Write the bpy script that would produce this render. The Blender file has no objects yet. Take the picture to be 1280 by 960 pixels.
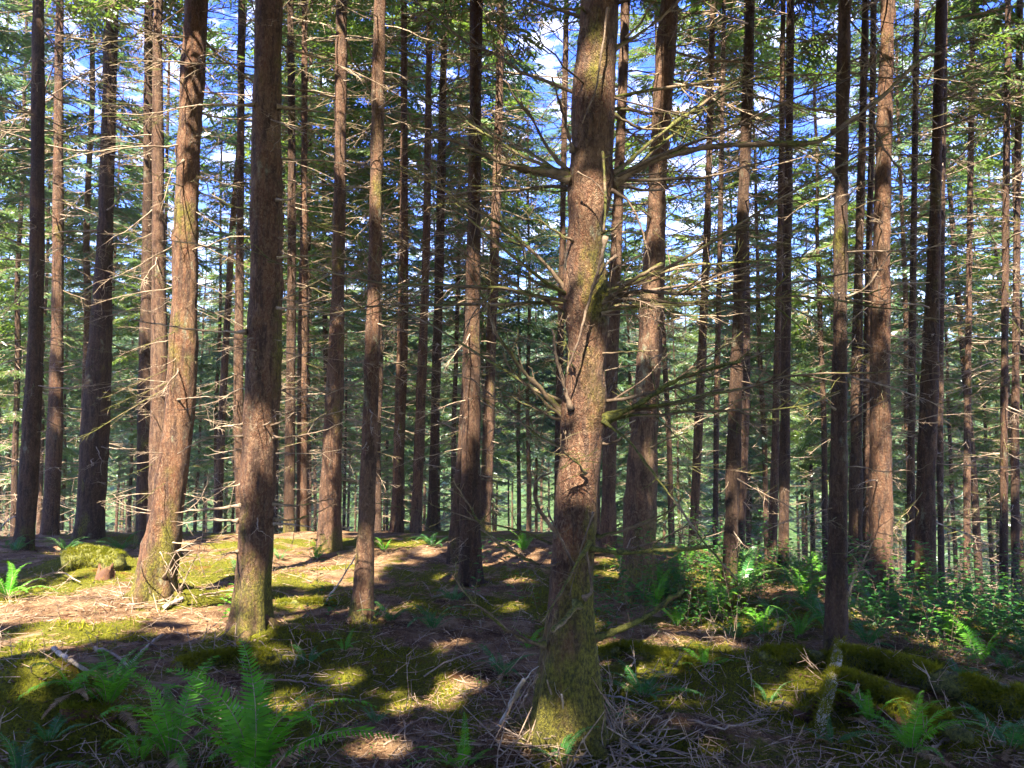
import bpy, math, random
import numpy as np
from mathutils import Vector, Matrix

# ------------------------------------------------------------------ camera, sky, sun, exposure
SC = bpy.context.scene
COL = SC.collection
F = 1000.0                       # focal length in pixels of the 1280 px wide photograph
EYE = np.array([0.0, 0.0, 1.6])
PITCH = math.radians(4.0)
cam = bpy.data.cameras.new('camera'); camo = bpy.data.objects.new('camera', cam); COL.objects.link(camo)
cam.sensor_width = 36.0; cam.lens = 36.0 * F / 1280.0
cam.clip_start = 0.05; cam.clip_end = 3000.0
camo.location = EYE; camo.rotation_euler = (math.radians(90) + PITCH, 0, 0)
SC.camera = camo

SUN_EL, SUN_AZ = math.radians(50), math.radians(-166)     # azimuth measured from +Y (view direction) towards +X
TOSUN = np.array([math.sin(SUN_AZ) * math.cos(SUN_EL), math.cos(SUN_AZ) * math.cos(SUN_EL), math.sin(SUN_EL)])
sl = bpy.data.lights.new('sun', 'SUN'); slo = bpy.data.objects.new('sun', sl); COL.objects.link(slo)
sl.energy = 5.0; sl.angle = math.radians(0.53); sl.color = (1.0, 0.90, 0.74)
slo.rotation_euler = Vector(TOSUN.tolist()).to_track_quat('Z', 'Y').to_euler()
slo.location = (0, 0, 30)

w = bpy.data.worlds.new('World'); SC.world = w; w.use_nodes = True
nt = w.node_tree; nt.nodes.clear()
def N(nt, t, **k):
    n = nt.nodes.new(t)
    for a, b in k.items(): setattr(n, a, b)
    return n
wo = N(nt, 'ShaderNodeOutputWorld'); bg = N(nt, 'ShaderNodeBackground'); bg.inputs[1].default_value = 0.050
sky = N(nt, 'ShaderNodeTexSky', sky_type='NISHITA', sun_disc=False)
sky.sun_elevation = SUN_EL; sky.sun_rotation = SUN_AZ; sky.ozone_density = 3.0; sky.air_density = 1.0; sky.dust_density = 0.0
tc = N(nt, 'ShaderNodeTexCoord'); mp = N(nt, 'ShaderNodeMapping'); mp.inputs['Scale'].default_value = (1, 1, 2.0)
cn = N(nt, 'ShaderNodeTexNoise'); cn.inputs['Scale'].default_value = 24; cn.inputs['Detail'].default_value = 6; cn.inputs['Roughness'].default_value = 0.6
cr = N(nt, 'ShaderNodeValToRGB'); cr.color_ramp.elements[0].position = 0.50; cr.color_ramp.elements[1].position = 0.76
mx = N(nt, 'ShaderNodeMix', data_type='RGBA'); mx.inputs[7].default_value = (11.0, 11.2, 11.8, 1)
nt.links.new(tc.outputs['Generated'], mp.inputs[0]); nt.links.new(mp.outputs[0], cn.inputs['Vector'])
nt.links.new(cn.outputs[0], cr.inputs[0]); nt.links.new(cr.outputs[0], mx.inputs[0])
hs = N(nt, 'ShaderNodeHueSaturation'); hs.inputs['Saturation'].default_value = 1.4; hs.inputs['Hue'].default_value = 0.535; hs.inputs['Value'].default_value = 1.9; nt.links.new(sky.outputs[0], hs.inputs['Color']); nt.links.new(hs.outputs[0], mx.inputs[6]); nt.links.new(mx.outputs[2], bg.inputs[0]); nt.links.new(bg.outputs[0], wo.inputs[0])

vs = SC.view_settings; vs.view_transform = 'Standard'; vs.look = 'None'; vs.gamma = 1.0; vs.exposure = 3.1
vs.use_curve_mapping = False
SC.cycles.max_bounces = 6; SC.cycles.diffuse_bounces = 3; SC.cycles.glossy_bounces = 2; SC.cycles.transmission_bounces = 4
SC.cycles.transparent_max_bounces = 8; SC.cycles.use_denoising = True; SC.cycles.sample_clamp_indirect = 6.0

rng = np.random.default_rng(11); rnd = random.Random(5)

# ------------------------------------------------------------------ helpers
def dirpx(u, v):
    x, y = (u - 640.0) / F, (480.0 - v) / F
    c, s = math.cos(PITCH), math.sin(PITCH)
    return np.array([x, c - y * s, s + y * c])
def P(u, v, d):
    """the point seen at photograph pixel (u, v) at distance d along the view direction"""
    r = dirpx(u, v); return EYE + r * (d / r[1])

def _hash(i, j, k, seed):
    n = (i.astype(np.int64) * 374761393 + j.astype(np.int64) * 668265263 + k.astype(np.int64) * 2147483647 + seed * 144665) & 0xffffffff
    n = ((n ^ (n >> 13)) * 1274126177) & 0xffffffff
    n = (n ^ (n >> 16)) & 0xffffffff
    return n / 4294967295.0 * 2 - 1
def vnoise(Pn, seed=0):
    Pn = np.asarray(Pn, float); i = np.floor(Pn).astype(np.int64); f = Pn - i; f = f * f * (3 - 2 * f)
    out = 0
    for a in (0, 1):
        for b in (0, 1):
            for c in (0, 1):
                wgt = (f[..., 0] if a else 1 - f[..., 0]) * (f[..., 1] if b else 1 - f[..., 1]) * (f[..., 2] if c else 1 - f[..., 2])
                out = out + wgt * _hash(i[..., 0] + a, i[..., 1] + b, i[..., 2] + c, seed)
    return out
def fbm(Pn, seed=0, o=4, g=0.5):
    s = 0; a = 1; Pn = np.asarray(Pn, float)
    for k in range(o):
        s = s + a * vnoise(Pn * 2 ** k, seed + k * 17); a *= g
    return s

class Geo:
    def __init__(s): s.V = []; s.Q = []; s.T = []; s.n = 0
    def add(s, V, Q=None, T=None, m=0):
        V = np.asarray(V, float).reshape(-1, 3)
        if Q is not None and len(Q): s.Q.append((np.asarray(Q) + s.n, m))
        if T is not None and len(T): s.T.append((np.asarray(T) + s.n, m))
        s.V.append(V); s.n += len(V)
    def mesh(s, name, mats, smooth=True):
        V = np.concatenate(s.V) if s.V else np.zeros((0, 3))
        q = np.concatenate([a for a, _ in s.Q]) if s.Q else np.zeros((0, 4), int)
        t = np.concatenate([a for a, _ in s.T]) if s.T else np.zeros((0, 3), int)
        mi = np.concatenate([np.full(len(a), m) for a, m in s.Q + s.T]) if (s.Q or s.T) else np.zeros(0, int)
        me = bpy.data.meshes.new(name)
        me.vertices.add(len(V)); me.vertices.foreach_set('co', V.astype(np.float32).ravel())
        me.loops.add(q.size + t.size); me.loops.foreach_set('vertex_index', np.concatenate([q.ravel(), t.ravel()]).astype(np.int32))
        me.polygons.add(len(q) + len(t))
        me.polygons.foreach_set('loop_start', np.concatenate([np.arange(len(q)) * 4, q.size + np.arange(len(t)) * 3]).astype(np.int32))
        me.polygons.foreach_set('material_index', mi.astype(np.int32))
        me.polygons.foreach_set('use_smooth', np.full(len(mi), smooth))
        for m in mats: me.materials.append(m)
        me.update(calc_edges=True)
        return me

def link(name, data, parent=None, loc=None, rot=None, scale=None):
    o = bpy.data.objects.new(name, data); COL.objects.link(o)
    if parent is not None: o.parent = parent
    if loc is not None: o.location = [float(a) for a in loc]
    if rot is not None: o.rotation_euler = [float(a) for a in rot]
    if scale is not None: o.scale = [float(a) for a in scale]
    return o
def tag(o, label=None, cat=None, group=None, kind=None):
    if label: o['label'] = label
    if cat: o['category'] = cat
    if group: o['group'] = group
    if kind: o['kind'] = kind
    return o
def nrm(a): return a / (np.linalg.norm(a, axis=-1, keepdims=True) + 1e-12)

def resample(pts, n):
    """smooth (Catmull-Rom) resampling of a polyline"""
    pts = np.asarray(pts, float); m = len(pts)
    if m == 2: return pts[0] + (pts[1] - pts[0]) * np.linspace(0, 1, n)[:, None]
    seg = np.r_[0, np.cumsum(np.linalg.norm(np.diff(pts[:, :3], axis=0), axis=1))]
    s = np.linspace(0, seg[-1], n); k = np.clip(np.searchsorted(seg, s, side='right') - 1, 0, m - 2)
    t = ((s - seg[k]) / (seg[k + 1] - seg[k]))[:, None]
    p1, p2 = pts[k], pts[k + 1]; p0 = np.where((k > 0)[:, None], pts[np.maximum(k - 1, 0)], 2 * p1 - p2)
    p3 = np.where((k < m - 2)[:, None], pts[np.minimum(k + 2, m - 1)], 2 * p2 - p1)
    return 0.5 * (2 * p1 + (p2 - p0) * t + (2 * p0 - 5 * p1 + 4 * p2 - p3) * t ** 2 + (3 * p1 - p0 - 3 * p2 + p3) * t ** 3)

def tube(pts, rad, sides=6):
    pts = np.asarray(pts, float); n = len(pts); rad = np.broadcast_to(rad, n)
    tan = nrm(np.gradient(pts, axis=0))
    a = np.array([0, 0, 1.0]) if abs(tan[0][2]) < 0.9 else np.array([1.0, 0, 0])
    u = np.zeros_like(pts); u[0] = nrm(np.cross(tan[0], a))
    for i in range(1, n):
        x = u[i - 1] - tan[i] * np.dot(u[i - 1], tan[i]); u[i] = nrm(x)
    vv = np.cross(tan, u); th = np.arange(sides) * 2 * math.pi / sides
    R = pts[:, None, :] + rad[:, None, None] * (np.cos(th)[None, :, None] * u[:, None, :] + np.sin(th)[None, :, None] * vv[:, None, :])
    V = R.reshape(-1, 3); i = np.arange(n - 1)[:, None] * sides; j = np.arange(sides)[None]; k = (j + 1) % sides
    Q = np.stack([i + j, i + k, i + sides + k, i + sides + j], -1).reshape(-1, 4)
    V = np.vstack([V, pts[0], pts[-1] + tan[-1] * rad[-1]]); b = n * sides; jj = np.arange(sides); kk = (jj + 1) % sides
    T = np.vstack([np.stack([np.full(sides, b), kk, jj], -1), np.stack([np.full(sides, b + 1), (n - 1) * sides + jj, (n - 1) * sides + kk], -1)])
    return V, Q, T

# ------------------------------------------------------------------ materials
def mat(name):
    m = bpy.data.materials.new(name); m.use_nodes = True; m.node_tree.nodes.clear()
    return m, m.node_tree
def ramp(nt, fac, stops):
    r = N(nt, 'ShaderNodeValToRGB'); e = r.color_ramp.elements
    e[0].position, e[0].color = stops[0][0], (*stops[0][1], 1); e[1].position, e[1].color = stops[-1][0], (*stops[-1][1], 1)
    for p, c in stops[1:-1]:
        x = e.new(p); x.color = (*c, 1)
    nt.links.new(fac, r.inputs[0]); return r.outputs[0]
def noise(nt, vec, scale, detail=4, rough=0.55, dist=0.0):
    n = N(nt, 'ShaderNodeTexNoise'); n.inputs['Scale'].default_value = scale; n.inputs['Detail'].default_value = detail
    n.inputs['Roughness'].default_value = rough; n.inputs['Distortion'].default_value = dist
    nt.links.new(vec, n.inputs['Vector']); return n.outputs[0]
def mathn(nt, op, a, b=None, c=None, clamp=False):
    n = N(nt, 'ShaderNodeMath', operation=op); n.use_clamp = clamp
    for i, x in enumerate((a, b, c)):
        if x is None: continue
        if isinstance(x, (int, float)): n.inputs[i].default_value = x
        else: nt.links.new(x, n.inputs[i])
    return n.outputs[0]
def sstep(nt, x, a, b):
    n = N(nt, 'ShaderNodeMapRange', interpolation_type='SMOOTHSTEP'); nt.links.new(x, n.inputs[0])
    n.inputs[1].default_value = a; n.inputs[2].default_value = b; return n.outputs[0]
def mixc(nt, f, a, b):
    n = N(nt, 'ShaderNodeMix', data_type='RGBA')
    if isinstance(f, (int, float)): n.inputs[0].default_value = f
    else: nt.links.new(f, n.inputs[0])
    for i, x in ((6, a), (7, b)):
        if isinstance(x, tuple): n.inputs[i].default_value = (*x, 1)
        else: nt.links.new(x, n.inputs[i])
    return n.outputs[2]
def finish(nt, col, rough=0.9, height=None, bdist=0.01, bstr=1.0, spec=0.2):
    p = N(nt, 'ShaderNodeBsdfPrincipled'); o = N(nt, 'ShaderNodeOutputMaterial')
    nt.links.new(col, p.inputs['Base Color'])
    p.inputs['Roughness'].default_value = rough; p.inputs['Specular IOR Level'].default_value = spec
    if height is not None:
        b = N(nt, 'ShaderNodeBump'); b.inputs['Distance'].default_value = bdist; b.inputs['Strength'].default_value = bstr
        nt.links.new(height, b.inputs['Height']); nt.links.new(b.outputs[0], p.inputs['Normal'])
    nt.links.new(p.outputs[0], o.inputs[0]); return p
def objvec(nt, scale=(1, 1, 1), rand=True):
    t = N(nt, 'ShaderNodeTexCoord'); m = N(nt, 'ShaderNodeMapping'); m.inputs['Scale'].default_value = scale
    nt.links.new(t.outputs['Object'], m.inputs[0])
    if rand:
        oi = N(nt, 'ShaderNodeObjectInfo'); k = mathn(nt, 'MULTIPLY', oi.outputs['Random'], 37.0)
        nt.links.new(k, m.inputs['Location'])
    return t.outputs['Object'], m.outputs[0]

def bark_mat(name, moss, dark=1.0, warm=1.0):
    m, nt = mat(name)
    raw, v = objvec(nt, (1, 1, 0.55))
    _, v2 = objvec(nt, (1, 1, 0.16))
    vo = N(nt, 'ShaderNodeTexVoronoi', feature='DISTANCE_TO_EDGE'); vo.inputs['Scale'].default_value = 85; vo.inputs['Randomness'].default_value = 1.0
    wv = N(nt, 'ShaderNodeVectorMath', operation='ADD'); nt.links.new(v, wv.inputs[0])
    nn = N(nt, 'ShaderNodeTexNoise'); nn.inputs['Scale'].default_value = 14; nn.inputs['Detail'].default_value = 3
    nt.links.new(v, nn.inputs['Vector']); sc = N(nt, 'ShaderNodeVectorMath', operation='SCALE'); sc.inputs['Scale'].default_value = 0.11
    nt.links.new(nn.outputs['Color'], sc.inputs[0]); nt.links.new(sc.outputs[0], wv.inputs[1]); nt.links.new(wv.outputs[0], vo.inputs['Vector'])
    plate = sstep(nt, vo.outputs['Distance'], -0.03, 0.22)
    big = noise(nt, v, 2.6, 5, 0.6); fine = noise(nt, v, 90, 4, 0.7); streak = noise(nt, v2, 22, 4, 0.6)
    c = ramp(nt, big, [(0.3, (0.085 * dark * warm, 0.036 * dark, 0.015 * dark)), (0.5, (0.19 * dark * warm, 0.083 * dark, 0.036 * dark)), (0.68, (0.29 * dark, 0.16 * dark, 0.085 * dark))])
    c = mixc(nt, sstep(nt, fine, 0.45, 0.68), c, (0.36 * dark, 0.22 * dark, 0.125 * dark))
    oi = N(nt, 'ShaderNodeObjectInfo'); c = mixc(nt, mathn(nt, 'MULTIPLY', oi.outputs['Random'], 0.35), c, mixc(nt, sstep(nt, big, 0.4, 0.6), (0.09 * dark, 0.06 * dark, 0.042 * dark), (0.21 * dark, 0.165 * dark, 0.125 * dark)))
    pk = sstep(nt, noise(nt, v, 1.3, 5, 0.65, 0.6), 0.56, 0.66); c = mixc(nt, mathn(nt, 'MULTIPLY', pk, 0.55), c, (0.10, 0.055, 0.032))
    c = mixc(nt, mathn(nt, 'MULTIPLY', sstep(nt, streak, 0.56, 0.38), 0.95), c, (0.085 * dark, 0.045 * dark, 0.03 * dark))
    c = mixc(nt, mathn(nt, 'MULTIPLY_ADD', plate, -0.38, 0.38), c, (0.07, 0.04, 0.028))
    fl_ = N(nt, 'ShaderNodeTexVoronoi'); fl_.inputs['Scale'].default_value = 64; nt.links.new(wv.outputs[0], fl_.inputs['Vector']); fs = N(nt, 'ShaderNodeSeparateColor'); nt.links.new(fl_.outputs['Color'], fs.inputs[0])
    c = mixc(nt, mathn(nt, 'MULTIPLY', fs.outputs[0], 0.36), c, mixc(nt, sstep(nt, fs.outputs[1], 0.4, 0.6), (0.055 * dark, 0.03 * dark, 0.018 * dark), (0.36 * dark, 0.24 * dark, 0.15 * dark)))
    sp = N(nt, 'ShaderNodeSeparateXYZ'); nt.links.new(raw, sp.inputs[0])
    lich = sstep(nt, noise(nt, v, 5.5, 5, 0.7), 0.60, 0.72)
    c = mixc(nt, mathn(nt, 'MULTIPLY', lich, 0.35 + 0.35 * moss), c, (0.21, 0.22, 0.15))
    # moss: thick round the foot, in patches further up and on the damp right-hand side
    mn = noise(nt, v, 3.2, 6, 0.65)
    low = sstep(nt, sp.outputs[2], 0.3 + 1.0 * moss, 0.0)
    side = mathn(nt, 'MULTIPLY', sstep(nt, sp.outputs[0], 0.02, 0.16), 0.07 * moss)
    f = mathn(nt, 'ADD', mathn(nt, 'MULTIPLY_ADD', low, 0.17 * (0.4 + moss), mn), side)
    mf = sstep(nt, f, 0.60, 0.80)
    mcol = mixc(nt, sstep(nt, noise(nt, v, 70, 4, 0.7), 0.35, 0.65), (0.035, 0.038, 0.007), (0.18, 0.165, 0.018))
    c = mixc(nt, mathn(nt, 'MULTIPLY', mf, 0.85), c, mcol)
    hgt = mathn(nt, 'ADD', mathn(nt, 'MULTIPLY_ADD', fs.outputs[0], 0.45, mathn(nt, 'MULTIPLY', plate, 0.25)), mathn(nt, 'ADD', mathn(nt, 'MULTIPLY', fine, 0.7), mathn(nt, 'MULTIPLY', streak, 0.9)))
    hgt = mathn(nt, 'MULTIPLY_ADD', mf, 0.8, hgt)
    finish(nt, c, 0.88, hgt, 0.020, 1.0, 0.25); return m

def wood_mat(name, c0, c1, moss=0.3):
    m, nt = mat(name); raw, v = objvec(nt)
    c = mixc(nt, sstep(nt, noise(nt, v, 9, 4), 0.35, 0.65), c0, c1)
    c = mixc(nt, sstep(nt, noise(nt, v, 70, 3), 0.5, 0.8), c, tuple(a * 0.45 for a in c0))
    g = N(nt, 'ShaderNodeNewGeometry'); sp = N(nt, 'ShaderNodeSeparateXYZ'); nt.links.new(g.outputs['Normal'], sp.inputs[0])
    mf = sstep(nt, mathn(nt, 'MULTIPLY_ADD', sp.outputs[2], 0.12, noise(nt, v, 4, 4, 0.6)), 0.80 - 0.35 * moss, 0.90 - 0.35 * moss)
    c = mixc(nt, mf, c, mixc(nt, sstep(nt, noise(nt, v, 55, 5, 0.75), 0.35, 0.65), (0.025, 0.03, 0.007), (0.13, 0.125, 0.022)))
    finish(nt, c, 0.8, noise(nt, v, 60, 4, 0.7), 0.006, 0.8, 0.3); return m

def leaf_mat(name, c0, c1, trans=0.35, gloss=0.08, rough=0.4, scale=1.5, wide=None):
    m, nt = mat(name); raw, v = objvec(nt)
    c = mixc(nt, sstep(nt, noise(nt, v, scale, 4, 0.7), 0.32, 0.68), c0, c1)
    if wide: c = mixc(nt, sstep(nt, noise(nt, v, scale * 12, 2, 0.6), 0.52, 0.75), c, wide)
    d = N(nt, 'ShaderNodeBsdfDiffuse'); t = N(nt, 'ShaderNodeBsdfTranslucent'); g = N(nt, 'ShaderNodeBsdfGlossy')
    nt.links.new(c, d.inputs[0]); tcx = mixc(nt, 0.5, c, (c1[0] * 1.6, c1[1] * 1.5, c1[2] * 0.5)); nt.links.new(tcx, t.inputs[0])
    g.inputs['Roughness'].default_value = rough; g.inputs[0].default_value = (0.9, 0.95, 1, 1)
    a = N(nt, 'ShaderNodeMixShader'); a.inputs[0].default_value = trans; b = N(nt, 'ShaderNodeMixShader'); b.inputs[0].default_value = gloss
    o = N(nt, 'ShaderNodeOutputMaterial')
    nt.links.new(d.outputs[0], a.inputs[1]); nt.links.new(t.outputs[0], a.inputs[2])
    nt.links.new(a.outputs[0], b.inputs[1]); nt.links.new(g.outputs[0], b.inputs[2]); nt.links.new(b.outputs[0], o.inputs[0]); return m

BARK = [bark_mat('spruce_bark', 0.35, 0.54, 1.15), bark_mat('spruce_bark_mossy', 0.95, 0.62, 1.15), bark_mat('spruce_bark_shaded', 0.35, 0.32, 1.1), bark_mat('spruce_bark_main', 1.3, 0.62, 1.15)]  # the dark copy puts shade into the bark colour of near-black trunks
DEAD = wood_mat('dead_branch_wood', (0.13, 0.088, 0.058), (0.33, 0.25, 0.17), 0.2)
DEADM = wood_mat('mossy_branch_wood', (0.10, 0.065, 0.04), (0.22, 0.155, 0.095), 0.95)
TWIG = wood_mat('green_twig_wood', (0.09, 0.06, 0.04), (0.16, 0.11, 0.08), 0.1)
PALE = wood_mat('weathered_wood', (0.22, 0.18, 0.14), (0.38, 0.33, 0.27), 0.3)
LITTERM = wood_mat('litter_wood', (0.20, 0.13, 0.085), (0.36, 0.27, 0.19), 0.2)
NEEDLE = leaf_mat('spruce_needles', (0.042, 0.10, 0.026), (0.115, 0.19, 0.034), 0.58, 0.06, 0.42, 0.9, (0.16, 0.20, 0.05))
NEEDLEB = leaf_mat('spruce_needles_bluish', (0.036, 0.095, 0.050), (0.09, 0.17, 0.070), 0.58, 0.07, 0.42, 0.9, (0.13, 0.19, 0.08))
FERN = leaf_mat('fern_green', (0.050, 0.21, 0.018), (0.12, 0.32, 0.022), 0.42, 0.012, 0.35, 3.0)
FERND = leaf_mat('fern_dark', (0.030, 0.12, 0.028), (0.06, 0.18, 0.04), 0.35, 0.02, 0.35, 3.0)
LEAF = leaf_mat('shrub_leaf', (0.035, 0.12, 0.018), (0.09, 0.21, 0.022), 0.4, 0.03, 0.35, 3.0, (0.15, 0.20, 0.025))
MOSS = leaf_mat('moss_blade', (0.070, 0.085, 0.009), (0.21, 0.205, 0.017), 0.3, 0.0, 0.6, 4.0)
STRAW = leaf_mat('dry_needle_litter', (0.17, 0.090, 0.042), (0.40, 0.26, 0.14), 0.15, 0.02, 0.6, 5.0)

def ground_mat():
    m, nt = mat('forest_floor'); t = N(nt, 'ShaderNodeTexCoord'); v = t.outputs['Object']
    at = N(nt, 'ShaderNodeAttribute'); at.attribute_name = 'moss_cover'
    b = noise(nt, v, 3.5, 5, 0.6); f = noise(nt, v, 50, 6, 0.78); g = noise(nt, v, 13, 4, 0.6)
    st = N(nt, 'ShaderNodeTexCoord'); mp = N(nt, 'ShaderNodeMapping'); mp.inputs['Scale'].default_value = (1, 0.22, 1); mp.inputs['Rotation'].default_value = (0, 0, 0.6)
    nt.links.new(v, mp.inputs[0]); s1 = noise(nt, mp.outputs[0], 70, 4, 0.7, 1.2)
    c = ramp(nt, b, [(0.32, (0.06, 0.030, 0.014)), (0.5, (0.17, 0.095, 0.048)), (0.68, (0.34, 0.22, 0.12))])
    c = mixc(nt, mathn(nt, 'MULTIPLY', sstep(nt, s1, 0.52, 0.68), 0.8), c, (0.33, 0.24, 0.155))
    c = mixc(nt, sstep(nt, f, 0.47, 0.33), c, (0.025, 0.015, 0.009))
    mf = sstep(nt, mathn(nt, 'MULTIPLY_ADD', mathn(nt, 'ADD', g, mathn(nt, 'MULTIPLY', f, 0.5)), 0.9, at.outputs['Fac']), 0.98, 1.22)
    mcol = mixc(nt, sstep(nt, f, 0.3, 0.68), (0.030, 0.036, 0.006), (0.165, 0.155, 0.014))
    c = mixc(nt, mf, c, mcol)
    red = sstep(nt, noise(nt, v, 1.7, 4, 0.6), 0.60, 0.70)
    c = mixc(nt, mathn(nt, 'MULTIPLY', red, 0.6), c, (0.15, 0.05, 0.018))
    sp = N(nt, 'ShaderNodeSeparateXYZ'); nt.links.new(v, sp.inputs[0])      # low green scrub covers the slopes below the bank
    c = mixc(nt, sstep(nt, sp.outputs[1], 15, 24), c, mixc(nt, sstep(nt, noise(nt, v, 1.2, 6, 0.75), 0.35, 0.65), (0.018, 0.035, 0.012), (0.06, 0.10, 0.035)))
    h = mathn(nt, 'ADD', mathn(nt, 'MULTIPLY', f, 0.9), mathn(nt, 'ADD', g, mathn(nt, 'MULTIPLY', s1, 0.5)))
    finish(nt, c, 0.95, h, 0.035, 1.0, 0.1); return m
GROUND = ground_mat()

# ------------------------------------------------------------------ the ground
EDX = np.array([-60, -9, -6, 0, 1.8, 3.0, 4.2, 5.2, 7, 12, 60.0]); EDY = np.array([17, 15.2, 16, 16.6, 15.6, 13.2, 11.2, 10.2, 9.6, 9.5, 12.0])
def splus(t, s): return s * np.logaddexp(0, t / s)
LUMPS = [  # mossy swellings of the ground: u, v (photo), radius, height
    (970, 694, 0.55, 0.16), (100, 712, 0.7, 0.16), (530, 632 + 60, 0.5, 0.07), (25, 915, 0.48, 0.36), (930, 945, 0.22, 0.09), (330, 815, 0.7, 0.14),
    (690, 935, 0.55, 0.06), (200, 745, 0.45, 0.10), (440, 858, 0.4, 0.09), (540, 845, 0.35, 0.08), (985, 850, 0.55, 0.08), (60, 800, 0.5, 0.10), (1150, 905, 0.5, 0.03)]
LP = []
def base_h(x, y):
    x = np.asarray(x, float); y = np.asarray(y, float)
    z = -0.055 * splus(x - 2.6, 0.5) + 0.02 * np.minimum(np.abs(y), 20) * 0
    D = y - np.interp(x, EDX, EDY)
    dr = 0.46 * splus(D, 0.7); dr = np.minimum(dr, 8.5 + 0.02 * np.maximum(D, 0)) - 0.33 * splus(D - 85, 6) * (D < 260) - 0.33 * 175 * (D >= 260)
    return z - dr
def ground_h(x, y):
    x = np.asarray(x, float); y = np.asarray(y, float)
    z = base_h(x, y); p = np.stack([x, y, x * 0], -1)
    near = np.exp(-(np.maximum(y - 12, 0) / 6) ** 2)
    z = z + 0.05 * fbm(p * 0.9, 3, 3) * near + 0.022 * fbm(p * 3.1, 9, 3) + 0.5 * fbm(p * 0.06, 21, 2) * (1 - near)
    for cx, cy, r, h in LP:
        z = z + h * np.exp(-((x - cx) ** 2 + (y - cy) ** 2) / (r * r * 0.5))
    return z
def hit(u, v, dmax=17.5, fallback=None):
    d = np.linspace(1.5, dmax, 900); r = dirpx(u, v); t = d / r[1]
    X = EYE[0] + r[0] * t; Z = EYE[2] + r[2] * t; g = ground_h(X, d); k = np.nonzero(Z <= g)[0]
    if len(k) == 0:
        if fallback is None: fallback = 12.0
        x = EYE[0] + r[0] * fallback / r[1]; return np.array([x, fallback, float(ground_h(x, fallback))])
    k = k[0]; return np.array([X[k], d[k], float(g[k])])
for u, v, r, h in LUMPS:
    p = hit(u, v); LP.append((p[0], p[1] + r * 0.3, r, h))

def axis(lo, hi, step, far_lo, far_hi, g=1.12):
    a = list(np.arange(lo, hi, step)); s = step; x = a[-1]; up = []
    while x < far_hi: s *= g; x += s; up.append(x)
    s = step; x = a[0]; dn = []
    while x > far_lo: s *= g; x -= s; dn.append(x)
    return np.array(dn[::-1] + a + up)
gx = axis(-8.0, 8.0, 0.08, -600, 600); gy = axis(1.2, 12.5, 0.065, -200, 900, 1.09)
XX, YY = np.meshgrid(gx, gy); ZZ = ground_h(XX, YY)
nearw = np.clip(1 - (YY - 9) / 5, 0, 1) * (YY > 0.5)
ZZ = ZZ + 0.012 * nearw * fbm(np.stack([XX * 11, YY * 11, XX * 0], -1), 33, 3)
nx, ny = len(gx), len(gy); i = np.arange(ny - 1)[:, None] * nx; j = np.arange(nx - 1)[None]
gq = np.stack([i + j, i + j + 1, i + nx + j + 1, i + nx + j], -1).reshape(-1, 4)
MOSSY = [(p[0], p[1] + .1, r * 1.1, .5) for p, r in [(hit(u, v), r) for u, v, r, h in LUMPS]]
BARE = [(hit(u, v), r) for u, v, r in ((640, 700, 1.0), (520, 690, .9), (490, 920, .28), (1110, 870, .4), (640, 925, .3), (80, 770, .5), (150, 745, .6), (290, 780, .4), (900, 920, .25), (250, 870, .35), (560, 790, .4))]
def moss_at(x, y):
    p = np.stack([x, y, x * 0], -1); m = 0.42 + 0.34 * fbm(p * 0.8, 51, 4, 0.55) + 0.30 * fbm(p * 3.3, 58, 3, 0.6)
    for cx, cy, r, a in MOSSY: m = m + a * np.exp(-((x - cx) ** 2 + (y - cy) ** 2) / (r * r))
    for q, r in BARE: m = m - 0.6 * np.exp(-((x - q[0]) ** 2 + (y - q[1]) ** 2) / (r * r))
    return m
g = Geo(); g.add(np.stack([XX, YY, ZZ], -1), gq)
gme = g.mesh('ground', [GROUND]); at_ = gme.attributes.new('moss_cover', 'FLOAT', 'POINT'); at_.data.foreach_set('value', moss_at(XX, YY).astype(np.float32).ravel())
tag(link('ground', gme), kind='structure')

# ------------------------------------------------------------------ branches, boughs, crowns
def rv(r, s): return r.normal(0, 1, 3) * s
def dead_branch_mesh(seed, twigs, mat_, r0=0.009, curl=0.0, sides=5):
    """a unit long, bare branch along +X with side twigs that fork again"""
    r = np.random.default_rng(seed); g = Geo(); n = 9
    t = np.linspace(0, 1, n); y = np.cumsum(r.normal(0, 0.022, n)); z = -0.10 * t * r.uniform(0, 1.6) + curl * t ** 2 + np.cumsum(r.normal(0, 0.012, n))
    y -= y[0]; z -= z[0]; pts = np.stack([t, y, z], -1); g.add(*tube(pts, r0 * (1 - 0.72 * t), sides))
    for k in range(twigs):
        s = r.uniform(0.18, 0.97); b = np.array([np.interp(s, t, c) for c in pts.T]); sg = r.choice([-1, 1])
        L = r.uniform(0.12, 0.42) * (1.1 - 0.6 * s); d = nrm(np.array([r.uniform(0.35, 1.0), sg * r.uniform(0.4, 1.0), r.uniform(-0.75, 0.35)]))
        q = b + d * np.linspace(0, 1, 5)[:, None] * L; q += np.cumsum(r.normal(0, 0.014, (5, 3)), 0) * np.linspace(0, 1, 5)[:, None]; q[:, 2] += 0.10 * L * np.linspace(0, 1, 5) ** 2 * r.normal(0, 2)
        g.add(*tube(q, 0.0042 * np.linspace(1, 0.35, 5), 3))
        for _ in range(r.integers(0, 3)):
            m = q[r.integers(1, 4)]; d2 = nrm(d + rv(r, 0.7)); g.add(*tube(m + d2 * np.linspace(0, 1, 3)[:, None] * L * r.uniform(0.25, 0.6) + 0, [0.0028, 0.002, 0.001], 3))
    return g.mesh('branch', [mat_])
DB = [dead_branch_mesh(100 + k, [4, 7, 10, 13][k % 4], DEAD if k % 3 else DEADM, 0.0085 + 0.002 * (k % 3), [0.0, 0.18, -0.12][k % 3]) for k in range(12)]
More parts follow.
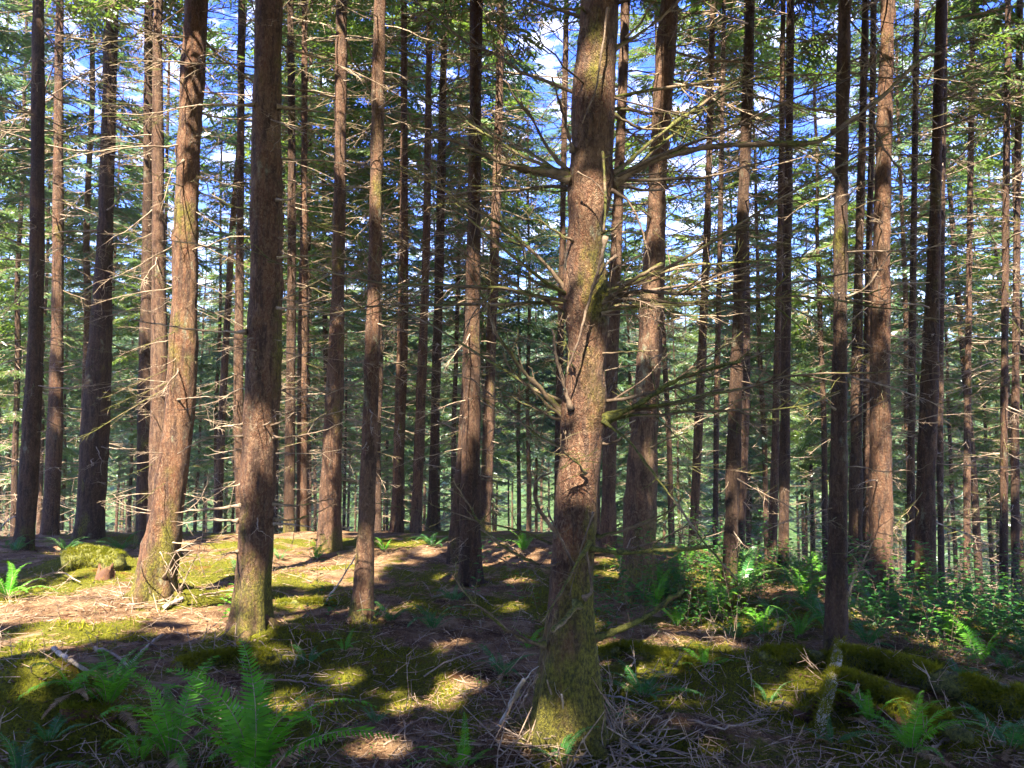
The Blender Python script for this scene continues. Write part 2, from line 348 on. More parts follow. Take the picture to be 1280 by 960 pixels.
DBS = [dead_branch_mesh(200 + k, 2 + k % 3, DEAD, 0.008, 0.05, 4) for k in range(6)]

def bough(seed, nside, ntw, ql, qw):
    """a unit long live bough along +X: flat drooping spray; returns needle quads (n,4,3) and twig lines (m,2,3)"""
    r = np.random.default_rng(seed); Q = []; L = []
    def droop(p): return p[..., 2] - 0.22 * p[..., 0] ** 1.6
    prev = None
    for k in range(nside):
        s = 0.16 + 0.84 * (k + r.uniform(-.3, .3)) / nside
        for sg in (-1, 1):
            if r.random() < 0.12: continue
            Ls = (0.42 * (1 - s) ** 0.7 + 0.09) * r.uniform(0.6, 1.2); a = math.radians(r.uniform(38, 66))
            d = np.array([math.cos(a), sg * math.sin(a), r.uniform(-0.32, 0.02)]); b = np.array([s, 0, r.normal(0, 0.008)])
            e = b + d * Ls; e[2] -= 0.12 * Ls; L.append((b, e))
            n = max(2, int(ntw * Ls / 0.35))
            for q in range(n):
                f = (q + 0.6) / n; c = b + (e - b) * f; s2 = 1 if q % 2 else -1
                a2 = a * sg + s2 * math.radians(r.uniform(20, 62)); dd = np.array([math.cos(a2), math.sin(a2), r.uniform(-0.55, 0.12)]); dd /= np.linalg.norm(dd)
                l = ql * r.uniform(0.6, 1.3); wv = nrm(np.cross(dd, np.array([0, 0, 1.0]) + rv(r, 0.5))) * qw * r.uniform(0.7, 1.3)
                Q.append((c, c + dd * l * 0.45 + wv, c + dd * l, c + dd * l * 0.45 - wv))
    Q = np.array(Q); L = np.array(L)
    Q[..., 2] = droop(Q); L[..., 2] = droop(L)
    return Q, L
BH = [bough(300 + k, 15, 14, 0.12, 0.0145) for k in range(6)]      # seen in the picture
BM = [bough(320 + k, 12, 10, 0.13, 0.016) for k in range(6)]       # tree tops above the picture
BL = [bough(340 + k, 9, 7, 0.20, 0.050) for k in range(6)]         # trees behind the camera and far away

def lines_geo(L, r0):
    """thin three-sided sticks for many (2,3) segments at once"""
    a, b = L[:, 0], L[:, 1]; t = nrm(b - a); u = nrm(np.cross(t, np.array([0.3, 0.2, 1.0]))); v = np.cross(t, u); V = []
    for p, rr in ((a, r0), (b, r0 * 0.4)):
        for k in range(3):
            th = k * 2.0944; V.append(p + rr * (math.cos(th) * u + math.sin(th) * v))
    V = np.stack(V, 1); n = len(L); o = np.arange(n)[:, None, None] * 6
    Q = (np.array([[0, 1, 4, 3], [1, 2, 5, 4], [2, 0, 3, 5]])[None] + o).reshape(-1, 4)
    return V.reshape(-1, 3), Q

RAYS = []        # (point, radius): shafts towards the sun that no bough may cross
E1 = nrm(np.cross(TOSUN, [0, 0, 1.0])); E2 = np.cross(TOSUN, E1); _RC = {}
def blocked(C, rad):
    """which points lie in a shaft; everything is measured in the plane across the sun's direction"""
    if not len(RAYS) or not len(C): return np.zeros(len(C), bool)
    if _RC.get('n') != len(RAYS):
        Pn = np.array([p for p, r in RAYS]); _RC.update(n=len(RAYS), a=Pn @ E1, b=Pn @ E2, t=Pn @ TOSUN, r=np.array([r for p, r in RAYS]))
    a, b, t = C @ E1, C @ E2, C @ TOSUN; ns = 0.85 + 0.6 * vnoise(np.stack([a * 5, b * 5, a * 0], -1), 7); out = np.zeros(len(C), bool)
    near_ = np.nonzero((_RC['a'] > a.min() - 1.5) & (_RC['a'] < a.max() + 1.5) & (_RC['b'] > b.min() - 1.5) & (_RC['b'] < b.max() + 1.5))[0]
    for k in near_:
        out |= ((a - _RC['a'][k]) ** 2 + (b - _RC['b'][k]) ** 2 < (np.maximum(_RC['r'][k] * ns, 0) + rad) ** 2) & (t > _RC['t'][k] + 0.3)
    return out

def crown_geo(r, z0, z1, Lmax, n, lib, world=None, axisfn=None, low=1.0, tiltup=0.1, lowlib=None, lowf=0.22, shape=0.75):
    g = Geo(); NQ = []; NL = []
    for k in range(n):
        f = (k + r.uniform(0, 1)) / n; z = z0 + (z1 - z0) * f; az = k * 2.39996 + r.uniform(-.5, .5)
        L = Lmax * ((1 - f) ** shape * 0.9 + 0.1) * r.uniform(0.65, 1.12)
        if f < 0.14: L *= low * r.uniform(0.6, 1.0)
        lb = lowlib if (lowlib is not None and f < lowf) else lib; Q, Ls = lb[r.integers(len(lb))]
        tilt = r.uniform(-0.22, 0.10) + tiltup * f * 3; roll = r.normal(0, 0.18)
        M = Matrix.Rotation(az, 3, 'Z') @ Matrix.Rotation(-tilt, 3, 'Y') @ Matrix.Rotation(roll, 3, 'X')
        M = np.array(M); cx = axisfn(z) if axisfn is not None else np.array([0, 0])
        o = np.array([cx[0], cx[1], z])
        q = (Q * L) @ M.T + o; l = (Ls * L) @ M.T + o; main = np.array([[[0, 0, 0], [0.5, 0, -0.075]], [[0.5, 0, -0.075], [1.0, 0, -0.2]]]) * L @ M.T + o
        # needle size stays natural on short boughs
        c = q.mean(1, keepdims=True)
        if L < 1.2: q = c + (q - c) * min(1.8, 1.2 / L) ** 0.6
        l = main if lb is BL else np.concatenate([l, main])
        if world is not None:
            keep = ~blocked(q.mean(1) + world, 0.12) | (r.random(len(q)) < 0.02); q = q[keep]
            kl = ~blocked(l.mean(1) + world, 0.05); l = l[kl]
        NQ.append(q); NL.append(l)
    Q = np.concatenate(NQ); L = np.concatenate(NL); g.add(Q.reshape(-1, 3), np.arange(len(Q) * 4).reshape(-1, 4), m=0)
    V, q = lines_geo(L, 0.007); g.add(V, q, m=1)
    return g

def trunk_geo(pts, rad, sides, step, seed, flare=0.5, rough=0.0, roughtop=8.0, wob=0.0):
    """pts (n,3) from the foot up, rad (n,); lumpy section with root flare; local coordinates"""
    full = np.concatenate([pts, rad[:, None]], 1); H = pts[-1][2] - pts[0][2]
    zs = [pts[0][2]]
    while zs[-1] < pts[-1][2]: zs.append(zs[-1] + (step if zs[-1] < roughtop else 0.6))
    fine = resample(full, 400); o = np.argsort(fine[:, 2]); fine = fine[o]; zs = np.array(zs)
    C = np.stack([np.interp(zs, fine[:, 2], fine[:, k]) for k in (0, 1)] + [zs], -1); R = np.interp(zs, fine[:, 2], fine[:, 3])
    r = np.random.default_rng(seed)
    if wob: C[:, :2] += wob * np.stack([vnoise(np.stack([zs * 0.5, zs * 0 + 3, zs * 0], -1), seed), vnoise(np.stack([zs * 0.5, zs * 0 + 9, zs * 0], -1), seed)], -1) * np.clip(zs / 1.5, 0, 1)[:, None]
    th = np.arange(sides) * 2 * math.pi / sides; Z = zs[:, None]; TH = th[None]
    k1, k2 = r.integers(3, 5), r.integers(5, 8); p1, p2 = r.uniform(0, 6.28, 2)
    e = np.exp(-np.maximum(Z, 0) / 0.28); RR = R[:, None] * (1 + flare * e * (0.75 + 0.38 * np.cos(k1 * TH + p1) + 0.25 * np.cos(k2 * TH + p2)) + 0.05 * np.cos(2 * TH + Z * 0.9 + p2))
    cs = np.stack([np.cos(TH) + Z * 0, np.sin(TH) + Z * 0, Z * 1.0 + TH * 0], -1)
    if rough:
        Pn = cs * np.array([R.mean(), R.mean(), 1]) ; near = np.clip((roughtop - Z) / 0.5, 0, 1)
        RR = RR + near * rough * (fbm(Pn * np.array([22, 22, 7]), seed, 4, 0.6) + 0.8 * (np.abs(fbm(Pn * np.array([9, 9, 2.2]), seed + 5, 3)) - .35)) \
            + near * 0.10 * R.mean() * fbm(Pn * np.array([3.5, 3.5, 2.4]), seed + 8, 3)
    for _ in range(int(min(H, 7) * 3.0)):           # knots where branch whorls sat
        kz, kt = r.uniform(0.5, 7), r.uniform(0, 6.28); dz = (Z - kz) / 0.05; dt = (np.angle(np.exp(1j * (TH - kt)))) / 0.45
        RR = RR + 0.10 * R[:, None] * np.exp(-dz ** 2 - dt ** 2)
    V = np.stack([C[:, 0:1] + RR * np.cos(TH), C[:, 1:2] + RR * np.sin(TH), Z + 0 * TH], -1)
    n = len(zs); i = np.arange(n - 1)[:, None] * sides; j = np.arange(sides)[None]; k = (j + 1) % sides
    g = Geo(); g.add(V.reshape(-1, 3), np.stack([i + j, i + k, i + sides + k, i + sides + j], -1).reshape(-1, 4))
    return g, C, R

# ------------------------------------------------------------------ sun gaps cut through the crowns towards chosen trunks and ground
def ray(u, v, d, r): RAYS.append((P(u, v, d), r * 0.85))
def rayg(u, v, r): RAYS.append((hit(u, v), r * (0.95 if u < 360 else 0.68)))
for v in (90, 215, 250, 290, 325): ray(238, v, 8.4, 0.13)
for v in (530,): ray(218, v, 8.4, 0.08)
for v in (690, 715, 738): ray(198, v, 8.2, 0.22)
for v in (610, 640, 670, 700, 730, 760): ray(314, v, 6.8, 0.34)
for v in (150,): ray(742, v, 4.4, 0.05)
for v in (320,): ray(733, v, 4.4, 0.06)
for v in (385, 410, 435, 460): ray(742, v, 4.4, 0.10)
for v in (600, 625, 650, 680): ray(722, v, 4.4, 0.17)
for v in (100, 140, 250, 290, 385, 415, 445): ray(822, v, 8.1, 0.14)
for v in range(0, 240, 40): ray(427, v, 11.8, 0.14)
for v in range(190, 470, 45): ray(505, v, 14.6, 0.14)
for v in (360, 400, 440): ray(598, v, 9.0, 0.12)
for v in range(470, 660, 32): ray(612, v, 14.8, 0.16)
for v in range(0, 330, 45): ray(1106, v, 8.7, 0.14)
for v in (370, 410, 450, 560, 610, 650): ray(1103, v, 8.7, 0.10)
for v in (455, 490): ray(198, v, 11.5, 0.18)
for v in (150, 210, 270, 330, 510, 560): ray(72, v, 14, 0.15)
for v in range(0, 330, 50): ray(776, v, 12, 0.12)
for v in (690, 730, 765): ray(456, v, 7.1, 0.09)
for u, v in ((230, 300), (262, 320), (290, 300), (270, 560), (275, 620), (375, 640), (800, 345), (830, 345), (860, 380), (800, 385), (830, 480), (870, 470), (800, 520), (860, 180), (920, 175), (980, 180), (800, 190), (650, 205), (600, 190), (850, 120), (900, 340), (660, 480), (630, 440), (690, 370), (650, 330)): ray(u, v, 6.8 if u < 500 else 4.4, 0.12 if u < 500 else 0.07)
for u, v, r in ((30, 770, .35), (70, 740, .3), (110, 735, .35), (150, 760, .4), (190, 765, .35), (60, 790, .3), (120, 790, .25), (230, 750, .25), (255, 770, .3), (285, 785, .25), (320, 795, .16), (15, 815, .25), (170, 790, .2), (110, 705, .3),
                (430, 848, .17), (455, 852, .17), (475, 862, .15), (410, 843, .14), (490, 880, .12), (540, 835, .16), (550, 885, .14), (590, 850, .12), (600, 800, .14), (580, 870, .13), (520, 860, .1), (700, 935, .08), (640, 925, .1), (380, 850, .06),
                (620, 690, .35), (640, 697, .35), (610, 705, .3), (660, 690, .3), (630, 680, .4), (645, 725, .12), (520, 680, .3), (540, 690, .2), (420, 700, .2),
                (765, 700, .3), (765, 715, .25), (760, 690, .4), (900, 690, .5), (950, 695, .4), (980, 692, .4), (930, 690, .4), (1000, 700, .3), (1100, 740, .25), (1130, 750, .2), (1170, 765, .25), (1210, 770, .3), (1240, 790, .2),
                (880, 930, .06), (870, 905, .05), (480, 940, .1), (440, 930, .08), (510, 900, .06), (930, 940, .06), (1000, 735, .2), (1030, 750, .2), (860, 720, .3), (900, 715, .35), (940, 740, .25), (1080, 770, .22), (1120, 790, .2), (1160, 800, .2), (1200, 820, .2), (1250, 760, .2), (1270, 800, .2), (1100, 730, .35), (1130, 905, .10), (300, 900, .12), (350, 880, .1), (120, 850, .1), (810, 850, .1)):
    rayg(u, v, r)

_r = np.random.default_rng(44)      # and some that reach the boughs and stems beyond the bank
rayx = [(400, 880, .14), (350, 820, .12), (120, 770, .4), (40, 850, .2), (560, 810, .12), (500, 760, .16), (420, 730, .2), (380, 690, .3), (560, 720, .18), (640, 760, .12), (700, 700, .25), (480, 700, .3), (850, 880, .1), (960, 870, .1), (790, 900, .08), (1010, 850, .1), (90, 690, .3), (250, 700, .25)]
for a_ in rayx: rayg(*a_)
for _ in range(70):
    y_ = _r.uniform(16.5, 34); x_ = _r.uniform(-.66, .66) * y_; RAYS.append((np.array([x_, y_, float(base_h(x_, y_)) + _r.uniform(1.5, 11)]), _r.uniform(.35, .8)))
# ------------------------------------------------------------------ the standing trees one can point to
# key: pixels of the centre line from the foot up with trunk width in px, bark kind, moss, branch length, whorl step, label
TR = [
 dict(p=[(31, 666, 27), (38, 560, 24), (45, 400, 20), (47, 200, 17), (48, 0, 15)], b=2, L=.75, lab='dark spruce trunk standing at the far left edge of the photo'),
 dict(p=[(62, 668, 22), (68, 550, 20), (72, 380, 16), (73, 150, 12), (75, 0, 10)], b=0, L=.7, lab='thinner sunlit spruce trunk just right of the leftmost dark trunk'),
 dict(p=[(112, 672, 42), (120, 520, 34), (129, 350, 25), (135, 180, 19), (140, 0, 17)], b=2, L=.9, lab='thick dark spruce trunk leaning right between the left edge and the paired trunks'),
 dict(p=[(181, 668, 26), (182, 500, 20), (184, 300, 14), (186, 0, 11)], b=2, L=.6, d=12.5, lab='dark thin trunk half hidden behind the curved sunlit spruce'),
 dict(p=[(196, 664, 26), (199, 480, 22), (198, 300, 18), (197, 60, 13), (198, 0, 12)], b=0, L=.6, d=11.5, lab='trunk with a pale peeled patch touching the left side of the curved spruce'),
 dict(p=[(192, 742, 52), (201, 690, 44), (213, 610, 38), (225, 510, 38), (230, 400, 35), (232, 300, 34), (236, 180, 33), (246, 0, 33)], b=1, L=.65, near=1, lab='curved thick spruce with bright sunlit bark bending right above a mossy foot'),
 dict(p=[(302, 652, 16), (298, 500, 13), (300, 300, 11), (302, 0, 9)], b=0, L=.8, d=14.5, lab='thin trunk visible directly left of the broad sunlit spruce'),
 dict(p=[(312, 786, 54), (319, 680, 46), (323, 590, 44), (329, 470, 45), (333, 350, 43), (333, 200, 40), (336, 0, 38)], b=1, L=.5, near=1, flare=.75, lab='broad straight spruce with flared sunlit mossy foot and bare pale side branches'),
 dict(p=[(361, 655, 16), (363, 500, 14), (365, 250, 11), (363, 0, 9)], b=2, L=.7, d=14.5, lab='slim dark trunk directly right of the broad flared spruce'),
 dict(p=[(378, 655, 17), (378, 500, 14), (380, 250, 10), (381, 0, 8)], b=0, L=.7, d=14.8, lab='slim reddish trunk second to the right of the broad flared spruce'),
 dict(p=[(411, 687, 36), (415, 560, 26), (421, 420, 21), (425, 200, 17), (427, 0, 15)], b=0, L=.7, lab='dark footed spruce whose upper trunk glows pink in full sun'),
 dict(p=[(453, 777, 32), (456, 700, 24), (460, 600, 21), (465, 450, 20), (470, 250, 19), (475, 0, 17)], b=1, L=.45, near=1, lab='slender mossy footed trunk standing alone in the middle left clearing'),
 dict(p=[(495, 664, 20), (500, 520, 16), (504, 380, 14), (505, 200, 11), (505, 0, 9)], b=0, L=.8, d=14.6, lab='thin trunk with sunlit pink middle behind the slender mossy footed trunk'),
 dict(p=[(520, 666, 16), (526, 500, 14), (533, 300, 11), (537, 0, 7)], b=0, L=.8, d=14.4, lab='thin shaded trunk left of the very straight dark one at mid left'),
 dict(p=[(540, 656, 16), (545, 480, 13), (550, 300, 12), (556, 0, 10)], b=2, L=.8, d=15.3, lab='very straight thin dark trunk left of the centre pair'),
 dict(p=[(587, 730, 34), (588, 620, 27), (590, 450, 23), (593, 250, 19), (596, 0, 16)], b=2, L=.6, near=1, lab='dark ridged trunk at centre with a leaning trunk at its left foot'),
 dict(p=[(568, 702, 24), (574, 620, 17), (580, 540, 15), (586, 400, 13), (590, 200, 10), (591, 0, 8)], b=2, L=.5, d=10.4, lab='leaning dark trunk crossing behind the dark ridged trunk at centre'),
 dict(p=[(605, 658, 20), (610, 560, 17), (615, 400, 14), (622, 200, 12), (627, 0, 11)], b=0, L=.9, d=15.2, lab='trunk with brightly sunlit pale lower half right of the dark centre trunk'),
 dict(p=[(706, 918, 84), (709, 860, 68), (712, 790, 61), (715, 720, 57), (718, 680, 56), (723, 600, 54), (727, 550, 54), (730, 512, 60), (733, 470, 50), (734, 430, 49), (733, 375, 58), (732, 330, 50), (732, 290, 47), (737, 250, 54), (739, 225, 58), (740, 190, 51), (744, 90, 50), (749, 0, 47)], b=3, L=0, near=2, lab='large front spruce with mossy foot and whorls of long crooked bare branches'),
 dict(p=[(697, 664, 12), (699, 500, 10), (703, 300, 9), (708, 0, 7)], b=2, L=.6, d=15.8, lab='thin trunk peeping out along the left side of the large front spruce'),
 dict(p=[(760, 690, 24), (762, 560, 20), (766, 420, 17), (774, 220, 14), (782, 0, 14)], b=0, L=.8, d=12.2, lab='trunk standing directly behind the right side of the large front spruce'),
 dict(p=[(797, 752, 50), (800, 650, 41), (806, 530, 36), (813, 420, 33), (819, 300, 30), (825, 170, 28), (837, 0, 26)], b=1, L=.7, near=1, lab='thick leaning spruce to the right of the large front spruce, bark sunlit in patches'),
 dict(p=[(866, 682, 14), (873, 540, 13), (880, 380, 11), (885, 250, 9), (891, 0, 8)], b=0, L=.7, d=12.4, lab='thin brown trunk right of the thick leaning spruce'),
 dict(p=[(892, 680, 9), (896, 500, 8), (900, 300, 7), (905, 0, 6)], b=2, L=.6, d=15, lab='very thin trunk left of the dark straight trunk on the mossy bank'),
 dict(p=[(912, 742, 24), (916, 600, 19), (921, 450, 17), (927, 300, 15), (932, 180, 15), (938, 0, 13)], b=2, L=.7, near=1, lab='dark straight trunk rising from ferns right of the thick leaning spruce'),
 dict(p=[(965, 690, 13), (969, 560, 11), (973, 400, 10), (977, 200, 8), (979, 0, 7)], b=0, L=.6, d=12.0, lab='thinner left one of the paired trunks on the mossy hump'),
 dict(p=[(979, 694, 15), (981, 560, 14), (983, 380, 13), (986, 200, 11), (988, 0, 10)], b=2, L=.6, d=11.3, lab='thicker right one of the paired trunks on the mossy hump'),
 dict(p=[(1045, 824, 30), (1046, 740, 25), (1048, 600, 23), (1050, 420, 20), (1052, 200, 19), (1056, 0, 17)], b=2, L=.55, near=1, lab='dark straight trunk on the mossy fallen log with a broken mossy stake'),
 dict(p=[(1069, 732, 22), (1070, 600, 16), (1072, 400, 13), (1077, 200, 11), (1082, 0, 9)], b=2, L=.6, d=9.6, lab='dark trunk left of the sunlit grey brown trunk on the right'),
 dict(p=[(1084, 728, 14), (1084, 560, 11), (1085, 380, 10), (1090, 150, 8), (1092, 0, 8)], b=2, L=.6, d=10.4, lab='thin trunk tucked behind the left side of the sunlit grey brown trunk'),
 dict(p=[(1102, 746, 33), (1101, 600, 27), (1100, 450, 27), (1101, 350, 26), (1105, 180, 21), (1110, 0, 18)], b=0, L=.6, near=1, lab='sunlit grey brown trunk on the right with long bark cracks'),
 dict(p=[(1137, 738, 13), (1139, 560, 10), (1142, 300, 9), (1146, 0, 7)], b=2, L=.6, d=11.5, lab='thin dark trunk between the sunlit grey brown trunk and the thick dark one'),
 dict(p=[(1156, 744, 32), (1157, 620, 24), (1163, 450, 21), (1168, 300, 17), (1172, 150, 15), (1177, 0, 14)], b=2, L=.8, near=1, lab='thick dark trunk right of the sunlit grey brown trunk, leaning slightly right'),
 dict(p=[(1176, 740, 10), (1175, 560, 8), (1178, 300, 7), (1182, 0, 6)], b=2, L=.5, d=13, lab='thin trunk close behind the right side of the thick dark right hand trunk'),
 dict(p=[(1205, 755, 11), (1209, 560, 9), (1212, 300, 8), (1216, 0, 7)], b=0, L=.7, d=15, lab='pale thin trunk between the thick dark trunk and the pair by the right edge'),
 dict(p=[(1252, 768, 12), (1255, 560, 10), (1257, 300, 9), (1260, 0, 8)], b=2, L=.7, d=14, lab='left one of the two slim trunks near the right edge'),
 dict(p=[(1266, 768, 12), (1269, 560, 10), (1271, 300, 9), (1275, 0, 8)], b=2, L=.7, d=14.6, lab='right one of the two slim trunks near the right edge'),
]
CROWNLAB = None
PLACED = []
def build_tree(t, idx):
    p = t['p']; u0, v0 = p[0][:2]
    base = hit(u0, v0) if 'd' not in t else None
    if base is None:
        x = P(u0, v0, t['d'])[0]; base = np.array([x, t['d'], float(ground_h(x, t['d']))])
    d = base[1]; near = t.get('near', 0); r = np.random.default_rng(500 + idx)
    root = bpy.data.objects.new('spruce_tree', None); COL.objects.link(root); root.location = base.tolist(); root.empty_display_size = 0.3
    tag(root, t['lab'], 'tree', 'spruce trees standing in the forest')
    pts = []; rad = []
    for k, (u, v, wd) in enumerate(p):
        q = P(u, v, d) - base; sl_ = math.hypot(1, (u - 640) / F)
        pts.append(q); rad.append(wd / 2 / F * d * (0.98 if near == 2 else 0.9))
    pts = np.array(pts); rad = np.array(rad)
    pts[0][2] = min(pts[0][2], 0.0)
    fl = t.get('flare', 0.75 if near == 2 else 0.5 if near else 0.35); rad[0] /= (1 + fl * 0.55)
    foot = pts[0] - np.array([(pts[1] - pts[0])[0] * 0.0, 0, 0.35]); pts = np.vstack([foot, pts]); rad = np.r_[rad[0] * 1.05, rad]
    # the stem carries on above the picture and straightens
    H = r.uniform(14, 16.5) if d > 6 else 19.0; dirn = nrm(pts[-1] - pts[-2]); q = pts[-1].copy(); rr = rad[-1]; zs0 = q[2]; ext = []
    while q[2] < H:
        dirn = nrm(dirn * np.array([0.85, 0.85, 1]) + np.array([0, 0, 0.1])); q = q + dirn * 1.6; f = max(0.0, 1 - (q[2] - zs0) / (H - zs0)); ext.append((*q, max(0.012, rr * f ** 0.85)))
    ext = np.array(ext); pts = np.vstack([pts, ext[:, :3]]); rad = np.r_[rad, ext[:, 3]]
    top = {0: 0.55 * d + 2, 1: 0.55 * d + 2.2, 2: 4.6}[near]
    sides, step, rough = {0: (18, 0.16, 0.004), 1: (44, 0.045, 0.0042), 2: (100, 0.018, 0.0042)}[near]
    g, C, R = trunk_geo(pts, rad, sides, step, 700 + idx, fl, rough, top, 0.0)
    tr = link('trunk', g.mesh('trunk', [BARK[t['b']]]), root)
    cfn = lambda z: np.array([np.interp(z, C[:, 2], C[:, 0]), np.interp(z, C[:, 2], C[:, 1])])
    rfn = lambda z: float(np.interp(z, C[:, 2], R))
    # bare branches, in whorls
    if t['L']:
        z = r.uniform(0.5, 0.9) if near else r.uniform(0.7, 1.4)
        while z < top + 0.8:
            for k in range(r.integers(2, 5) if z < 1.6 else r.integers(3, 7)):
                if z < 1.8 and r.random() < 0.35: continue
                az = r.uniform(0, 6.283); L = t['L'] * r.uniform(0.35, 1.5) * (0.85 + 0.12 * z)
                if r.random() < 0.25: L *= 0.35
                # branches that would point straight at the lens stay short stubs
                zz = z + r.uniform(-0.08, 0.08); c = cfn(zz); rd = rfn(zz) * 0.85
                lib = DB if L > 0.35 else DBS
                o = link('branch', lib[r.integers(len(lib))], root, (c[0] + rd * math.cos(az), c[1] + rd * math.sin(az), zz),
                         (r.uniform(-.4, .4), -r.uniform(-0.45, 0.28), az), (L, L * r.uniform(.8, 1.2), L * r.uniform(.8, 1.2)))
                s = max(L * .8, 0.6); o.scale = (L, s * (0.9 if L > .5 else .7), s * (0.9 if L > .5 else .7))
            z += r.uniform(0.24, 0.46)
    if near:                                                      # surface roots
        nr = 7 if near == 2 else 5
        for k in range(nr):
            az = k * 6.283 / nr + r.uniform(-.35, .35); R0 = rad[1] * (1 + fl * .5); Lr = r.uniform(.2, .5); n_ = 12; f = np.linspace(0, 1, n_)
            rr_ = R0 * .55 + Lr * f; a2 = az + .35 * r.normal() * f; X = rr_ * np.cos(a2); Y = rr_ * np.sin(a2)
            Zr = ground_h(base[0] + X, base[1] + Y) - base[2] + 0.06 * (1 - f) ** 3 - 0.045 * f
            g = Geo(); g.add(*tube(np.stack([X, Y, Zr], -1), R0 * .27 * (1 - f) ** .7 + .006, 12)); link('root', g.mesh('root', [BARK[1] if t['b'] in (1, 3) else BARK[t['b']]]), root)
    # live crown above
    zc = 0.52 * d + 2.4 + r.uniform(-.8, 1.0) if d > 9.6 else max(7.4, 0.60 * d + 3.5)
    cg = crown_geo(r, zc, H + 0.3, r.uniform(1.2, 1.8) if d > 9.6 else r.uniform(2.4, 2.9), 36 if d > 9.6 else 84, BL, world=base, axisfn=cfn, lowlib=BM, lowf=0.45 if d > 9.6 else 0.2)
    tag(link('crown', cg.mesh('crown', [NEEDLE, TWIG]), root), kind='stuff')
    PLACED.append((base[0], base[1]))
    return root, base, cfn, rfn
TREES = [build_tree(t, k) for k, t in enumerate(TR)]

# hand-laid branches: pixel lines, depth at the start and at the tip, radius in mm at start and tip, mossy?
MW = wood_mat('thick_moss_wood', (0.07, 0.04, 0.022), (0.14, 0.08, 0.04), 1.45)
DARKW = wood_mat('dark_bark_branch', (0.07, 0.045, 0.03), (0.17, 0.12, 0.08), 0.35)
def px_branch(root, base, line, d0, d1, r0, r1, mossy=True, twigs=5, seed=0, tl=0.16, name='branch'):
    r = np.random.default_rng(9000 + seed); n = len(line)
    pts = np.array([P(u, v, d0 + (d1 - d0) * (k / (n - 1)) ** 1.1) for k, (u, v) in enumerate(line)]) - base
    N_ = max(10, n * 4); q = resample(pts, N_); q[1:-1] += np.cumsum(r.normal(0, 0.0022, (N_ - 2, 3)), 0) * 0.6 + r.normal(0, 0.0018, (N_ - 2, 3))
    f = np.linspace(0, 1, N_); rad = (r0 + (r1 - r0) * f ** 0.8) / 1000 * 1.2 * (1 + 1.1 * np.exp(-f * 22)) * (1 + 0.18 * r.normal(0, 1, N_))
    g = Geo(); g.add(*tube(q, np.maximum(rad, 0.0015), 7)); Ltot = np.linalg.norm(np.diff(q, axis=0), axis=1).sum()
    for k in range(twigs):
        s = r.integers(N_ // 5, N_ - 1); tdir = nrm(q[min(s + 1, N_ - 1)] - q[s - 1]); d = nrm(tdir * r.uniform(0.3, 1) + rv(r, 0.6)); L = tl * r.uniform(0.4, 1.5)
        w_ = q[s] + d * np.linspace(0, 1, 6)[:, None] * L + np.cumsum(r.normal(0, 0.008, (6, 3)), 0) * np.linspace(0, 1, 6)[:, None]
        g.add(*tube(w_, 0.0030 * np.linspace(1, 0.35, 6), 4))
        if r.random() < 0.6: g.add(*tube(w_[3] + nrm(d + rv(r, .7)) * np.linspace(0, 1, 4)[:, None] * L * .5, [.002, .0017, .0013, .001], 3))
    return link(name, g.mesh('branch', [mossy if not isinstance(mossy, (int, bool)) else DEADM if mossy else DEAD]), root)
MAIN = TREES[18]; mb = MAIN[1]; D = mb[1]
